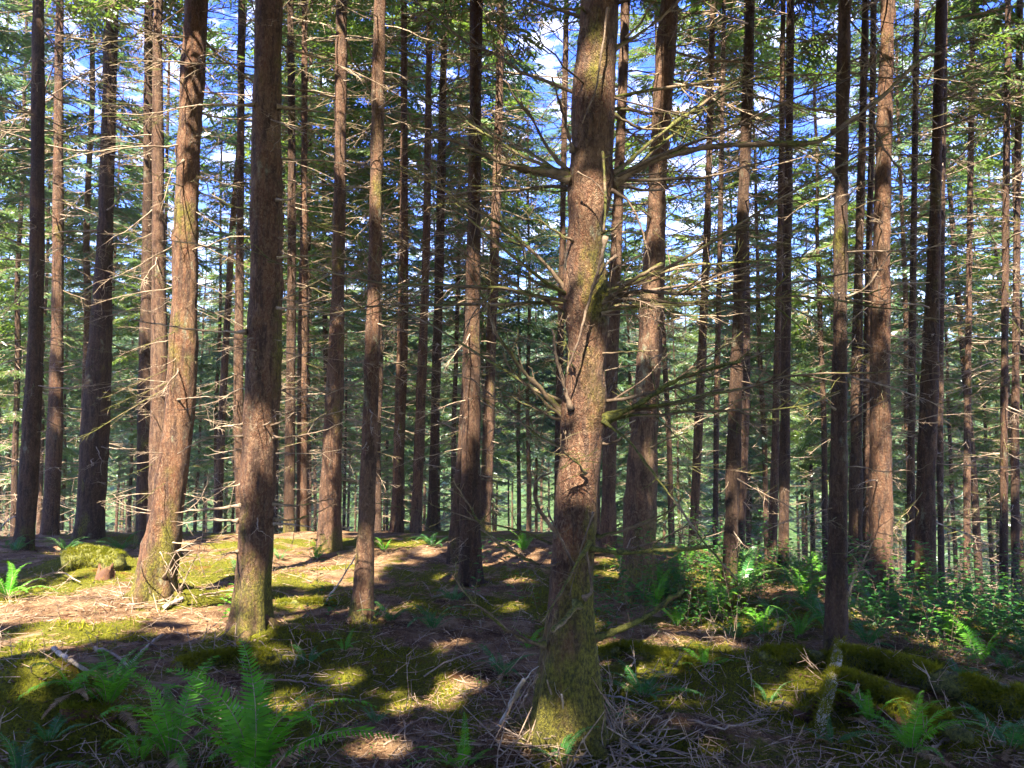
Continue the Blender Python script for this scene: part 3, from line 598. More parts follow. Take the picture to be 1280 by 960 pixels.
ML = [
 ([(712, 222), (690, 216), (660, 211), (630, 204), (600, 190), (568, 176), (545, 172)], D, D - .35, 19, 4, 1, 16, .22),
 ([(712, 226), (680, 219), (650, 214), (615, 200), (580, 190)], D - .05, D - .1, 12, 3, 1, 12, .18),
 ([(712, 216), (690, 192), (665, 152), (643, 122), (630, 100)], D, D - .2, 10, 4, 0, 5, .15),
 ([(716, 190), (708, 160), (698, 120), (690, 97)], D - .05, D - .3, 8, 4, 0, 4, .12),
 ([(712, 368), (684, 335), (650, 302), (620, 279), (590, 262), (566, 250), (532, 208)], D, D - .3, 10, 3, 1, 12, .2),
 ([(708, 396), (680, 374), (655, 362), (620, 338), (592, 312), (570, 300)], D, D - .1, 9, 2.5, 1, 12, .2),
 ([(706, 520), (690, 502), (668, 478), (653, 462), (638, 440), (622, 418), (606, 376), (588, 345)], D, D - .3, 14, 4, 1, 14, .2),
 ([(706, 524), (680, 500), (660, 480), (640, 462), (628, 440)], D - .02, D - .2, 8, 3, 1, 6, .12),
 ([(704, 562), (668, 541), (635, 510), (613, 492), (585, 470)], D, D + .1, 8, 2.5, 1, 8, .15),
 ([(714, 512), (704, 480), (692, 440), (690, 412)], D - .1, D - .22, 8, 6, 0, 3, .1),
 ([(688, 714), (660, 700), (639, 688), (612, 667), (588, 632), (567, 600)], D, D - .2, 9, 3, 1, 6, .1),
 ([(680, 806), (660, 802), (640, 790), (616, 772), (582, 742), (567, 718)], D - .1, D - .4, 10, 3, 1, 5, .1),
 ([(664, 803), (632, 785), (600, 762), (580, 756)], D - .15, D - .45, 6, 2, 0, 3, .08),
 ([(698, 672), (690, 660), (673, 636), (669, 602), (690, 590)], D - .05, D - .2, 10, 4, 0, 4, .1),
 ([(716, 706), (700, 668), (684, 634)], D - .16, D - .3, 6, 3, 0, 1, .1),
 ([(738, 676), (716, 712), (696, 745), (676, 778)], D - .18, D - .22, 8, 4, 1, 2, .08),
 ([(742, 640), (722, 700), (712, 745)], D - .17, D - .2, 4, 2, 0, 1, .08),
 ([(722, 755), (706, 775), (691, 788)], D - .17, D - .34, 13, 9, 1, 1, .06),
 ([(730, 748), (738, 740), (739, 725), (735, 690)], D - .17, D - .24, 6, 3, 0, 2, .06),
 ([(764, 228), (790, 214), (815, 200), (850, 190), (905, 182), (985, 180), (1025, 177), (1055, 158), (1100, 125), (1150, 78), (1175, 66)], D, D - .25, 20, 6, 1, 16, .3),
 ([(1040, 165), (1083, 143), (1092, 160), (1102, 185), (1118, 208), (1132, 228)], D - .2, D - .25, 6, 4, 0, 3, .12),
 ([(766, 220), (790, 198), (820, 172), (870, 135), (915, 104), (958, 83)], D, D + .15, 13, 4, 1, 14, .22),
 ([(768, 232), (800, 204), (828, 178), (862, 150), (905, 118), (925, 108)], D + .02, D + .3, 10, 4, 1, 10, .2),
 ([(764, 64), (790, 48), (812, 32), (835, 14), (862, -12)], D, D + .1, 10, 4, 1, 8, .2),
 ([(764, 142), (795, 157), (820, 160), (850, 158), (890, 172)], D, D + .1, 8, 3, 1, 8, .16),
 ([(764, 126), (786, 119), (805, 110)], D, D + .1, 7, 2, 0, 3, .1),
 ([(764, 238), (773, 242), (787, 254), (802, 287), (811, 327), (812, 356)], D - .05, D - .12, 6, 3, 0, 4, .1),
 ([(760, 10), (752, 62), (744, 112), (728, 154)], D - .16, D - .2, 5, 3, 0, 1, .06),
 ([(750, 385), (762, 372), (775, 361), (794, 347), (827, 330)], D - .05, D - .3, 13, 8, 1, 8, .14),
 ([(752, 388), (775, 366), (800, 350), (832, 340), (861, 332), (905, 330), (960, 326), (1033, 321)], D, D + .05, 10, 3, 1, 18, .24),
 ([(752, 392), (770, 387), (800, 383), (823, 381), (880, 382), (935, 386)], D - .1, D - .1, 7, 3, 1, 22, .12),
 ([(752, 394), (780, 392), (815, 396), (850, 410)], D - .12, D - .2, 4, 2, 0, 14, .1),
 ([(754, 380), (775, 374), (800, 376), (830, 390)], D - .12, D - .3, 4, 2, 0, 10, .1),
 ([(755, 523), (770, 519), (786, 511), (813, 495), (840, 478), (880, 463), (925, 452)], D - .05, D - .3, 15, 5, MW, 10, .18),
 ([(755, 530), (790, 515), (830, 507), (870, 495), (905, 486)], D, D - .1, 9, 4, 1, 7, .16),
 ([(754, 526), (785, 550), (814, 587), (850, 634), (882, 680), (920, 723)], D - .08, D - .7, 6, 4, 1, 5, .14),
 ([(750, 555), (770, 551), (792, 537)], D, D - .1, 7, 5, 0, 1, .06),
 ([(752, 442), (786, 440), (822, 438)], D - .06, D - .1, 4, 2.5, 1, 2, .06),
 ([(746, 672), (785, 660), (810, 649), (835, 637), (853, 618)], D, D - .2, 9, 5, 1, 4, .1),
 ([(738, 686), (760, 689), (785, 692), (830, 690), (860, 688), (892, 683)], D - .06, D - .25, 11, 7, MW, 5, .1),
 ([(740, 800), (765, 790), (790, 778), (815, 763), (838, 746), (852, 738)], D - .05, D - .1, 15, 11, MW, 3, .06),
 ([(757, 296), (752, 320), (742, 358), (737, 378), (730, 401), (721, 432), (709, 466)], D - .17, D - .2, 8, 4, 0, 3, .08),
 ([(770, 320), (757, 332), (742, 362)], D - .1, D - .16, 5, 4, 0, 1, .06),
 ([(722, 215), (745, 228), (760, 250)], D - .2, D - .22, 3, 2, 0, 1, .06),
 ([(755, 290), (757, 250), (755, 200), (753, 190)], D - .18, D - .2, 5, 6, 1, 1, .05),
]
for k, (ln, a, b, r0, r1, ms, tw, tl) in enumerate(ML): px_branch(MAIN[0], mb, ln, a, b, r0, r1, ms or DARKW, int(tw * 1.6), k, tl)
r_ = np.random.default_rng(5)
DBM = [dead_branch_mesh(400 + k, [8, 12, 16][k % 3], DEADM if k % 2 else DARKW, 0.012, [0.12, -0.1, .2][k % 3]) for k in range(6)]
for v, n in ((225, 6), (375, 7), (515, 5), (120, 3), (20, 3)):
    for k in range(n):
        zz = P(735, v, D)[2] - mb[2] + r_.uniform(-.06, .06); az = (0 if r_.random() < .68 else math.pi) + r_.normal(0, .45); c = MAIN[2](zz); rd = MAIN[3](zz) * .9; L = r_.uniform(.9, 1.6)
        link('branch', DBM[r_.integers(6)], MAIN[0], (c[0] + rd * math.cos(az), c[1] + rd * math.sin(az), zz), (r_.uniform(-1, 1), r_.uniform(-.55, .1), az), (L, .95, .95))
for v, n in ((225, 4), (375, 6), (515, 5), (690, 3), (120, 2), (300, 2), (450, 2), (600, 1), (20, 2)):
    for k in range(n):
        zz = P(735, v, D)[2] - mb[2] + r_.uniform(-.05, .05); az = r_.choice([0, math.pi]) + r_.normal(0, .75); c = MAIN[2](zz); rd = MAIN[3](zz) * .9; L = r_.uniform(.22, .75); q = r_.uniform(.5, .8)
        link('branch', DBM[r_.integers(6)], MAIN[0], (c[0] + rd * math.cos(az), c[1] + rd * math.sin(az), zz), (r_.uniform(-1, 1), r_.uniform(-.5, .35), az), (L, q, q))
T8 = TREES[7]; d8 = T8[1][1]
for k, (ln, r0, ms) in enumerate([
 ([(302, 605), (275, 611), (247, 620)], 6, 0), ([(302, 632), (262, 637), (236, 638), (219, 641)], 10, 0), ([(298, 651), (265, 650), (240, 652), (222, 657)], 8, 0),
 ([(306, 545), (267, 547), (240, 556), (222, 567)], 7, 0), ([(312, 560), (285, 563), (255, 569)], 6, 0), ([(304, 530), (275, 534), (262, 538)], 6, 0), ([(297, 690), (287, 690), (278, 692)], 8, 0),
 ([(342, 630), (362, 632), (382, 631), (417, 624)], 8, 1), ([(342, 649), (365, 650), (390, 644), (422, 630)], 7, 1), ([(342, 655), (365, 656), (392, 660)], 8, 0), ([(340, 532), (355, 526), (367, 516)], 8, 0),
 ([(342, 547), (370, 545), (400, 539), (432, 526)], 6, 0), ([(345, 567), (400, 566), (450, 557)], 4, 0), ([(308, 415), (275, 414), (248, 412), (208, 407), (176, 402), (155, 397)], 9, 0),
 ([(318, 131), (280, 131), (233, 133), (204, 140), (170, 144), (146, 142)], 8, 0), ([(312, 310), (271, 311), (240, 305), (208, 301)], 8, 0), ([(318, 262), (290, 258), (262, 240)], 7, 1),
 ([(346, 133), (380, 137), (420, 142)], 9, 0), ([(346, 250), (365, 248), (388, 232)], 9, 0), ([(346, 385), (380, 388), (430, 396), (460, 400)], 6, 0), ([(346, 322), (400, 320), (450, 326)], 6, 0)]):
    px_branch(T8[0], T8[1], ln, d8 - .08, d8 - .08 - .15 * (k % 4) + .15 * (k % 3), r0, r0 * .35, ms, 5, 100 + k, .15)
T6 = TREES[5]; d6 = T6[1][1]
for k, (ln, r0) in enumerate([([(246, 90), (229, 62), (200, 46), (169, 33)], 9), ([(250, 75), (262, 90), (272, 104)], 7), ([(222, 500), (235, 498), (262, 496)], 6), ([(220, 690), (240, 680), (268, 678)], 7),
 ([(205, 722), (222, 690), (245, 688)], 8), ([(230, 200), (215, 215), (205, 250)], 6), ([(232, 640), (250, 625), (262, 600)], 5), ([(186, 735), (178, 715), (176, 700)], 6)]):
    px_branch(T6[0], T6[1], ln, d6 - .12, d6 - .5, r0, 3, 0, 5, 140 + k, .18)
T19 = TREES[21]; d19 = T19[1][1]
for k, (ln, r0) in enumerate([([(815, 378), (838, 372), (869, 361), (900, 354), (935, 350)], 13), ([(820, 410), (850, 398), (886, 404)], 10), ([(835, 250), (870, 238), (905, 236)], 9), ([(838, 120), (870, 104), (900, 100)], 9),
 ([(812, 560), (835, 548), (860, 540)], 9), ([(835, 60), (880, 50), (930, 20)], 8)]):
    px_branch(T19[0], T19[1], ln, d19 - .1, d19 - .4, r0, 3, 1, 8, 160 + k, .25)
T27 = TREES[27]; d27 = T27[1][1]
for k, (ln, r0) in enumerate([([(1058, 372), (1085, 358), (1112, 320), (1130, 300)], 8), ([(1042, 372), (1020, 352), (1000, 340)], 6), ([(1044, 512), (1025, 495), (1003, 478)], 6), ([(1058, 700), (1075, 690), (1095, 688)], 7),
 ([(1058, 745), (1080, 700), (1098, 660), (1100, 640)], 6), ([(1044, 218), (1010, 190), (985, 182)], 6), ([(1058, 720), (1080, 712), (1092, 722)], 5), ([(1044, 140), (1000, 132), (940, 104), (870, 88)], 7)]):
    px_branch(T27[0], T27[1], ln, d27 - .05, d27 - .3, r0, 2.5, k % 2, 8, 180 + k, .18)

# ------------------------------------------------------------------ the forest behind: shared trees, each an object of its own
def protot(k, H, zc, Lmax, nb, lib, needle, sides=9, dead=34, low=0.5):
    r = np.random.default_rng(1200 + k)
    z = np.linspace(-0.5, H, 14); pts = np.stack([np.cumsum(r.normal(0, 0.03, 14)), np.cumsum(r.normal(0, 0.03, 14)), z], -1); rad = 0.095 * np.clip(1 - z / H, 0.03, 1) ** 0.75 + 0.006
    g, C, R = trunk_geo(pts, rad, sides, 0.7, 1300 + k, 0.3, 0.0)
    cfn = lambda zz: np.array([np.interp(zz, C[:, 2], C[:, 0]), np.interp(zz, C[:, 2], C[:, 1])])
    L = []
    for q in range(dead):                                       # bare lower branches
        zz = r.uniform(0.8, zc + 2.5); az = r.uniform(0, 6.283); l = r.uniform(0.35, 1.5); c = cfn(zz); a = np.array([c[0], c[1], zz]); dd = np.array([math.cos(az), math.sin(az), r.uniform(-.35, .15)])
        m_ = a + dd * l * .55; e = m_ + (dd + np.array([0, 0, r.uniform(-.2, .3)])) * l * .45; L += [(a, m_), (m_, e)]
        for _ in range(3):
            s = r.uniform(.3, 1); b = a + (m_ - a) * s; L.append((b, b + nrm(dd + rv(r, .6)) * l * r.uniform(.2, .45)))
    gb = Geo(); V, Q = lines_geo(np.array(L), 0.009); gb.add(V, Q)
    cg = crown_geo(r, zc, H + .3, Lmax, nb, lib, axisfn=cfn, low=low, shape=0.4)
    return g.mesh('trunk', [BARK[0 if k % 2 else 2]]), gb.mesh('dead_branches', [DEAD]), cg.mesh('crown', [needle, TWIG])
MID = [protot(k, 21 + k % 3, [8.2, 6.6, 9.0, 7.2, 5.6][k], [2.0, 2.2, 1.9, 2.3, 2.1][k], [66, 76, 64, 70, 76][k], BH if k < 3 else BM, [NEEDLE, NEEDLEB][k % 2], dead=80) for k in range(5)]
FAR = [protot(10 + k, 17 + k, 2.5 + k, 2.4, 60, BL, [NEEDLEB, NEEDLE][k % 2], 6, 14, .9) for k in range(3)]
def put_tree(x, y, pr, s, label, group, r):
    root = bpy.data.objects.new('spruce_tree', None); COL.objects.link(root)
    root.location = (x, y, float(ground_h(x, y)) - 0.05); root.rotation_euler = (r.normal(0, .015), r.normal(0, .015), r.uniform(0, 6.28)); root.scale = (s, s, s)
    tag(root, label, 'tree', group); link('trunk', pr[0], root); tag(link('dead_branches', pr[1], root), kind='stuff'); tag(link('crown', pr[2], root), kind='stuff')
    PLACED.append((x, y))
def scatter(n, y0, y1, spread, mind, r, lo=0.0):
    out = []; tries = 0
    while len(out) < n and tries < 40000:
        tries += 1; y = math.sqrt(r.uniform(y0 ** 2, y1 ** 2)); x = r.uniform(-1, 1) * (spread * y + 1.5)
        if all((x - a) ** 2 + (y - b) ** 2 > mind ** 2 for a, b in PLACED[-400:]) and all((x - a) ** 2 + (y - b) ** 2 > mind ** 2 for a, b in out): out.append((x, y))
    return out
r_ = np.random.default_rng(77)
for x, y in scatter(70, 15.5, 34, 0.70, 1.4, r_):
    if y < np.interp(x, EDX, EDY) + 0.8: y += 2.5
    put_tree(x, y, MID[r_.integers(5)], r_.uniform(.85, 1.12), 'slim spruce behind the front trunks, rooted on the slope below the bank', 'spruces on the slope just below the bank', r_)
for x, y in scatter(112, 34, 70, 0.72, 2.2, r_):
    put_tree(x, y, MID[r_.integers(5)], r_.uniform(.9, 1.2), 'distant thin spruce in the dense forest down the slope', 'distant spruces down the slope', r_)
for x, y in scatter(70, 74, 190, 0.72, 4.2, r_):
    put_tree(x, y, FAR[r_.integers(3)], r_.uniform(1.0, 1.5), 'far hazy spruce on the opposite hillside', 'far spruces on the opposite hillside', r_)

def project(p):
    q = np.asarray(p, float) - EYE; c, s = math.cos(PITCH), math.sin(PITCH); dep = q[..., 1] * c + q[..., 2] * s; up = q[..., 2] * c - q[..., 1] * s
    return 640 + F * q[..., 0] / dep, 480 - F * up / dep
MARKS = [(-9999, 'left edge'), (110, 'thick leaning dark trunk'), (205, 'curved spruce'), (318, 'broad flared spruce'), (458, 'slender mossy footed trunk'), (589, 'dark centre trunk'), (722, 'large front spruce'), (806, 'thick leaning spruce'),
         (913, 'dark straight trunk'), (972, 'paired trunks'), (1048, 'trunk on the log'), (1101, 'sunlit right trunk'), (1160, 'thick dark right trunk'), (9999, 'right edge')]
ORD = ['first', 'second', 'third', 'fourth', 'fifth', 'sixth', 'seventh', 'eighth', 'ninth', 'tenth', 'eleventh', 'twelfth', 'thirteenth', 'fourteenth', 'fifteenth', 'sixteenth', 'seventeenth', 'eighteenth', 'nineteenth', 'twentieth']
def name_by_place(objs, what):
    """labels by the gap between two landmark trunks and the order within that gap"""
    gaps = {}
    for o in objs:
        u, v = project(np.array(o.location)); k = sum(1 for m in MARKS if m[0] < float(u)) - 1; gaps.setdefault(k, []).append((float(u), o))
    for k, l in gaps.items():
        l.sort(key=lambda a: a[0])
        for n, (u, o) in enumerate(l): o['label'] = '%s, %s from left between %s and %s' % (what, ORD[min(n, 19)], MARKS[k][1], MARKS[k + 1][1])
name_by_place([o for o in COL.objects if o.get('group') == 'spruces on the slope just below the bank'], 'slim near background spruce')
name_by_place([o for o in COL.objects if o.get('group') == 'distant spruces down the slope'], 'distant slope spruce')
# unseen spruces added round the camera to shade the scene
r_ = np.random.default_rng(78); sh = []; tries = 0
while len(sh) < 64 and tries < 26000:
    tries += 1; x, y = r_.uniform(-13, 10), r_.uniform(-20, 4.5)
    if math.hypot(x, y) < 1.7 or (y > -0.5 and abs(x) < 0.68 * y + 1.9) or any((x - a) ** 2 + (y - b) ** 2 < 1.75 ** 2 for a, b in sh): continue
    z0 = float(ground_h(x, y))
    w3 = np.stack([np.full(60, x), np.full(60, y), z0 + np.linspace(0, 17, 60)], -1)
    if tries < 30000 and blocked(w3, 0.06).sum() > 3: continue
    sh.append((x, y)); H = r_.uniform(17, 20); base = np.array([x, y, z0])
    root = bpy.data.objects.new('spruce_tree', None); COL.objects.link(root); root.location = base.tolist()
    tag(root, 'unseen spruce added behind the camera to shade the forest floor', 'tree', 'unseen spruces added behind the camera for shade')
    zz = np.linspace(-.4, H, 12); pts = np.stack([zz * 0, zz * 0, zz], -1); rad = 0.13 * np.clip(1 - zz / H, .03, 1) ** .8
    g, C, R = trunk_geo(pts, rad, 12, 0.5, 60 + len(sh), .4); link('trunk', g.mesh('trunk', [BARK[0]]), root)
    big = y > -8; cg = crown_geo(r_, (6.2 if big else 7.0) + r_.uniform(-.6, 1), H + .3, r_.uniform(2.6, 3.2) if big else r_.uniform(2.0, 2.6), 112 if big else 56, BL, world=base)
    tag(link('crown', cg.mesh('crown', [NEEDLE, TWIG]), root), kind='stuff')

#UNDER
# ------------------------------------------------------------------ forest beyond counting on the opposite hillside: one mass
def mass_forest():
    r = np.random.default_rng(91); g = Geo(); NQ = []; TL = []
    tmpl = []
    for k in range(5):
        n = 190; f = r.uniform(0, 1, n) ** 0.8; R = (1 - f) * 2.3 * r.uniform(0.35, 1.05, n) + 0.1; az = r.uniform(0, 6.283, n)
        c = np.stack([R * np.cos(az), R * np.sin(az), 2.0 + f * 14 - R * 0.28], -1); d = nrm(np.stack([np.cos(az) + r.normal(0, .4, n), np.sin(az) + r.normal(0, .4, n), r.uniform(-.5, .1, n)], -1))
        l = r.uniform(.5, 1.1, n)[:, None]; wv = nrm(np.cross(d, nrm(np.array([0, 0, 1.0]) + r.normal(0, .4, (n, 3))))) * l * .22
        tmpl.append(np.stack([c - d * l * .5, c + wv, c + d * l * .5, c - wv], 1))
    for _ in range(520):
        y = math.sqrt(r.uniform(72 ** 2, 230 ** 2)); x = r.uniform(-1, 1) * 0.75 * y; z = float(ground_h(x, y)); s = r.uniform(.9, 1.4); a = r.uniform(0, 6.28)
        M = np.array([[math.cos(a), -math.sin(a), 0], [math.sin(a), math.cos(a), 0], [0, 0, 1]]) * s
        NQ.append(tmpl[r.integers(5)] @ M.T + np.array([x, y, z])); TL.append([[x, y, z - .5], [x, y, z + 15 * s]])
    Q = np.concatenate(NQ); g.add(Q.reshape(-1, 3), np.arange(len(Q) * 4).reshape(-1, 4)); V, q = lines_geo(np.array(TL), 0.16); g.add(V, q, m=1)
    tag(link('far_forest', g.mesh('far_forest', [NEEDLEB, BARK[0]])), 'mass of sunlit spruce forest covering the opposite hillside', 'forest', kind='stuff')
mass_forest()

# ------------------------------------------------------------------ ferns
def frond_mesh(seed, a0, a1, mats):
    r = np.random.default_rng(seed); g = Geo(); n = 34; s = np.linspace(0, 1, n + 4)
    ang = np.radians(a0 + (a1 - a0) * s ** 1.3); ds = 1 / (n + 3)
    x = np.r_[0, np.cumsum(np.cos(ang[:-1]) * ds)]; z = np.r_[0, np.cumsum(np.sin(ang[:-1]) * ds)]; y = 0.03 * np.sin(s * r.uniform(2, 4)) * r.choice([-1, 1])
    pts = np.stack([x, y, z], -1); g.add(*tube(pts[::3], 0.0052 * (1 - 0.8 * s[::3]), 4), m=1)
    V = []; Q = []; T = []
    for k in range(3, n + 3):
        f = s[k]; l = 0.155 * min(1, (f - 0.04) * 5) * (1 - f) ** 0.62 + 0.008
        t = nrm(pts[min(k + 1, n + 3)] - pts[k - 1]); up = nrm(np.cross(np.cross(t, [0, 0, 1.0]) if abs(t[2]) < .99 else np.array([0, -1.0, 0]), t)); sd = nrm(np.cross(t, up))
        for sg in (-1, 1):
            d = nrm(sd * sg + t * (0.22 + 0.5 * f) + up * r.uniform(-.22, .12)); b = pts[k] + t * r.uniform(-.004, .004); L = l * r.uniform(.88, 1.08); wd = 0.0185 * (1 - .35 * f)
            o = len(V); sag = np.array([0, 0, -0.12 * L]); tw = nrm(t + up * r.uniform(-.5, .2))
            V += [b - tw * wd * .55, b + tw * wd * .8, b + d * L * .55 + tw * wd * .75 + sag * .3, b + d * L * .55 - tw * wd * .6 + sag * .3, b + d * L + t * L * .1 + sag]
            Q.append([o, o + 1, o + 2, o + 3]); T.append([o + 3, o + 2, o + 4])
    g.add(np.array(V), Q, T); return g.mesh('frond', mats)
FR = [frond_mesh(2000 + k, [78, 70, 62, 52, 84][k % 5], [-22, -38, -10, -30, 5][k % 5], [FERN, DEAD]) for k in range(5)]
FRD = [frond_mesh(2100 + k, [70, 58, 46, 64][k], [-28, -20, -14, -45][k], [FERND, DEAD]) for k in range(4)]
FRB = [frond_mesh(2150 + k, [30, 18][k], [-40, -25][k], [STRAW, DEAD]) for k in range(2)]
def fern(u, v, L, n, label, dark=False, group='sword ferns on the forest floor', seed=0, azc=None, azs=3.1416, pos=None):
    r = np.random.default_rng(seed); b = hit(u, v) if pos is None else pos
    root = bpy.data.objects.new('sword_fern', None); COL.objects.link(root); root.location = b.tolist(); tag(root, label, 'fern', group)
    lib = FRD if dark else FR
    for k in range(r.integers(1, 4)): az = r.uniform(0, 6.28); l = L * r.uniform(.5, .9); link('frond', FRB[r.integers(2)], root, (0, 0, 0), (r.uniform(-.6, .6), r.uniform(-.1, .35), az), (l, l, l))
    for k in range(n):
        az = k * 6.2832 / n + r.uniform(-.3, .3) if azc is None else azc + azs * (2 * (k + .5) / n - 1) + r.uniform(-.15, .15)
        l = L * r.uniform(.5, 1.15); link('frond', lib[r.integers(len(lib))], root, (0.02 * math.cos(az), 0.02 * math.sin(az), 0.0), (r.uniform(-.25, .25), r.uniform(-.28, .22), az), (l, l, l))
FERNS = [
 (318, 978, .74, 15, 'large bright green fern at the bottom left whose fronds fan upward', 0), (215, 950, .58, 10, 'fern left of the large bright one with one frond hanging straight down', 0),
 (135, 885, .52, 12, 'green fern with upright fronds left of the large bright fern', 0), (90, 868, .34, 7, 'small bright fern by the red brown bark chunk at lower left', 0), (25, 975, .34, 8, 'dark fern at the foot of the mossy mound in the bottom left corner', 1),
 (175, 955, .30, 7, 'low fern between the mossy mound and the hanging frond', 0), (540, 788, .42, 10, 'greyish green fern with stiff fronds in the middle of the clearing', 1), (488, 778, .32, 9, 'dark low fern right of the slender mossy footed trunk', 1),
 (628, 846, .36, 10, 'blue green fern left of the large front spruce', 1), (578, 962, .30, 9, 'fern at the bottom edge left of the foot of the large front spruce', 0), (805, 872, .36, 10, 'arching fern right of the large front spruce in front of the mossy root', 1),
 (1138, 942, .42, 10, 'bright fern in front of the mossy log at lower right', 0), (1262, 936, .42, 9, 'fern at the right edge below the mossy log', 1), (1090, 905, .30, 7, 'small fern beside the broken mossy stake', 0),
 (700, 958, .26, 7, 'small fern right under the foot of the large front spruce', 1), (10, 748, .50, 8, 'sunlit yellow green fern at the left edge', 0), (385, 830, .26, 8, 'small fern in front of the broad flared spruce', 1),
 (568, 752, .30, 8, 'little dark fern in front of the dark centre trunk', 1), (540, 660, .42, 10, 'distant fern at the back of the clearing', 1), (778, 712, .46, 11, 'glowing yellow green fern behind the large front spruce', 0),
 (830, 748, .50, 12, 'dark fern at the foot of the thick leaning spruce', 1), (655, 690, .42, 9, 'sunlit fern on the brown path behind the large front spruce', 0), (20, 690, .48, 10, 'dark fern under the leftmost trunk', 1),
 (150, 690, .46, 11, 'dark fern between the thick dark trunk and the curved spruce', 1), (80, 690, .44, 10, 'dark fern behind the mossy hump at left', 1), (700, 700, .36, 8, 'fern tucked behind the left foot of the large front spruce', 1),
 (1262, 838, .34, 8, 'fern at the right edge above the mossy log', 1), (395, 700, .34, 8, 'sunlit fern between the broad spruce and the dark footed one', 0)]
for k, (u, v, L, n, lab, dk) in enumerate(FERNS): fern(u, v, L, n, lab, bool(dk), seed=3000 + k)
for k, (u, v, L, n, lab) in enumerate([(430, 815, .2, 6, 'tiny fern below the slender mossy footed trunk'), (470, 905, .18, 6, 'tiny fern in the moss near the bottom middle'), (770, 900, .22, 7, 'small fern right of the stick heap at the front spruce'),
 (880, 838, .28, 8, 'fern in the shade below the arching mossy branch'), (960, 880, .24, 7, 'small fern on the brown litter left of the mossy stake'), (920, 800, .34, 9, 'fern at the front edge of the green bank'), (1000, 795, .34, 9, 'fern just left of the dark trunk on the log'),
 (1200, 850, .3, 8, 'fern behind the long mossy log'), (300, 720, .3, 8, 'fern between the curved spruce and the broad flared spruce'), (660, 812, .26, 7, 'small fern left of the front spruce, under its low branch'), (60, 930, .26, 8, 'small fern growing on the mossy mound in the corner'),
 (350, 700, .3, 8, 'fern right behind the broad flared spruce'), (480, 690, .3, 7, 'fern at the back right of the slender mossy footed trunk'), (260, 830, .2, 6, 'tiny fern beside the dark mossy log at left'), (1040, 930, .22, 7, 'small fern left of the bright fern at lower right')]):
    fern(u, v, L, n, lab, k % 3 > 0, seed=3100 + k)
r_ = np.random.default_rng(81); fp = []; t_ = 0
def project(p):
    q = np.asarray(p, float) - EYE; c, s = math.cos(PITCH), math.sin(PITCH); dep = q[..., 1] * c + q[..., 2] * s; up = q[..., 2] * c - q[..., 1] * s
    return 640 + F * q[..., 0] / dep, 480 - F * up / dep
POLY = [(778, 690), (900, 690), (1030, 700), (1110, 745), (1290, 770), (1290, 850), (1200, 838), (1100, 815), (1000, 812), (930, 800), (850, 790), (780, 770)]
def inpoly(u, v, poly=POLY):
    c = np.zeros(np.shape(u), bool); n = len(poly)
    for i in range(n):
        (x1, y1), (x2, y2) = poly[i], poly[(i + 1) % n]; cond = ((y1 > v) != (y2 > v)) & (u < (x2 - x1) * (v - y1) / (y2 - y1 + 1e-9) + x1); c ^= cond
    return c
while len(fp) < 46 and t_ < 6000:
    t_ += 1; u, v = r_.uniform(790, 1290), r_.uniform(690, 840)
    if not inpoly(u, v): continue
    p = hit(u, v, fallback=11.5)
    if all((p[0] - a) ** 2 + (p[1] - b) ** 2 > .42 ** 2 for a, b in fp): fp.append((p[0], p[1])); 
for k, (x, y) in enumerate(fp):
    fern(0, 0, r_.uniform(.34, .6), int(r_.integers(7, 12)), 'one of the many ferns crowding the green bank on the right', k % 3 != 0, 'ferns crowding the right hand bank', 3200 + k, pos=np.array([x, y, float(ground_h(x, y))]))

name_by_place([o for o in COL.objects if o.get('group') == 'ferns crowding the right hand bank'], 'fern on the bank')
# ------------------------------------------------------------------ low leafy shrubs of the right-hand bank (nobody could count them)
def leaf_clump(seed, h, nl, ll):
    r = np.random.default_rng(seed); V = []; Q = []; L = []
    st = nrm(np.array([r.normal(0, .35), r.normal(0, .35), 1.0]))
    for k in range(nl):
        f = 0.25 + 0.75 * (k + 1) / nl; b = st * h * f; az = k * 2.4 + r.uniform(-.4, .4); d = nrm(np.array([math.cos(az), math.sin(az), r.uniform(-.1, .5)])); p = b + d * ll * .35; L.append((b, p))
        s = nrm(np.cross(d, [0, 0, 1.0])); u = np.cross(s, d); l = ll * r.uniform(.7, 1.2); w_ = l * .34; o = len(V); sag = -0.16 * l * np.array([0, 0, 1.0])
        V += [p, p + d * l * .35 + s * w_ + u * .1 * l, p + d * l * .75 + s * w_ * .75 + u * .06 * l + sag * .4, p + d * l + sag, p + d * l * .75 - s * w_ * .75 + u * .06 * l + sag * .4, p + d * l * .35 - s * w_ + u * .1 * l, p + d * l * .5 + sag * .1]
        Q += [[o, o + 1, o + 2, o + 6], [o + 6, o + 2, o + 3, o + 4], [o, o + 6, o + 4, o + 5]]
    L.append((np.zeros(3), st * h)); return np.array(V), np.array(Q), np.array(L)
CL = [leaf_clump(60 + k, [.16, .24, .36, .12, .62][k % 5], [7, 10, 14, 5, 20][k % 5], [.035, .05, .06, .03, .045][k % 5]) for k in range(10)]
def strew(n, y0, y1, r, pw=1.0, spread=.72, xmin=None):
    """points on the ground, about evenly spread over the picture"""
    y = 1 / r.uniform(1 / y1, 1 / y0, n); x = r.uniform(-1, 1, n) * spread * y; return x, y
r_ = np.random.default_rng(82)
def rotz(r): a = r.uniform(0, 6.283); c, s = math.cos(a), math.sin(a); return np.array([[c, -s, 0], [s, c, 0], [0, 0, 1.0]])
g = Geo(); LL = []; x, y = strew(9000, 3.2, 16, r_); z = ground_h(x, y); u, v = project(np.stack([x, y, z], -1))
den = fbm(np.stack([x * 1.1, y * 1.1, x * 0], -1), 71, 3)
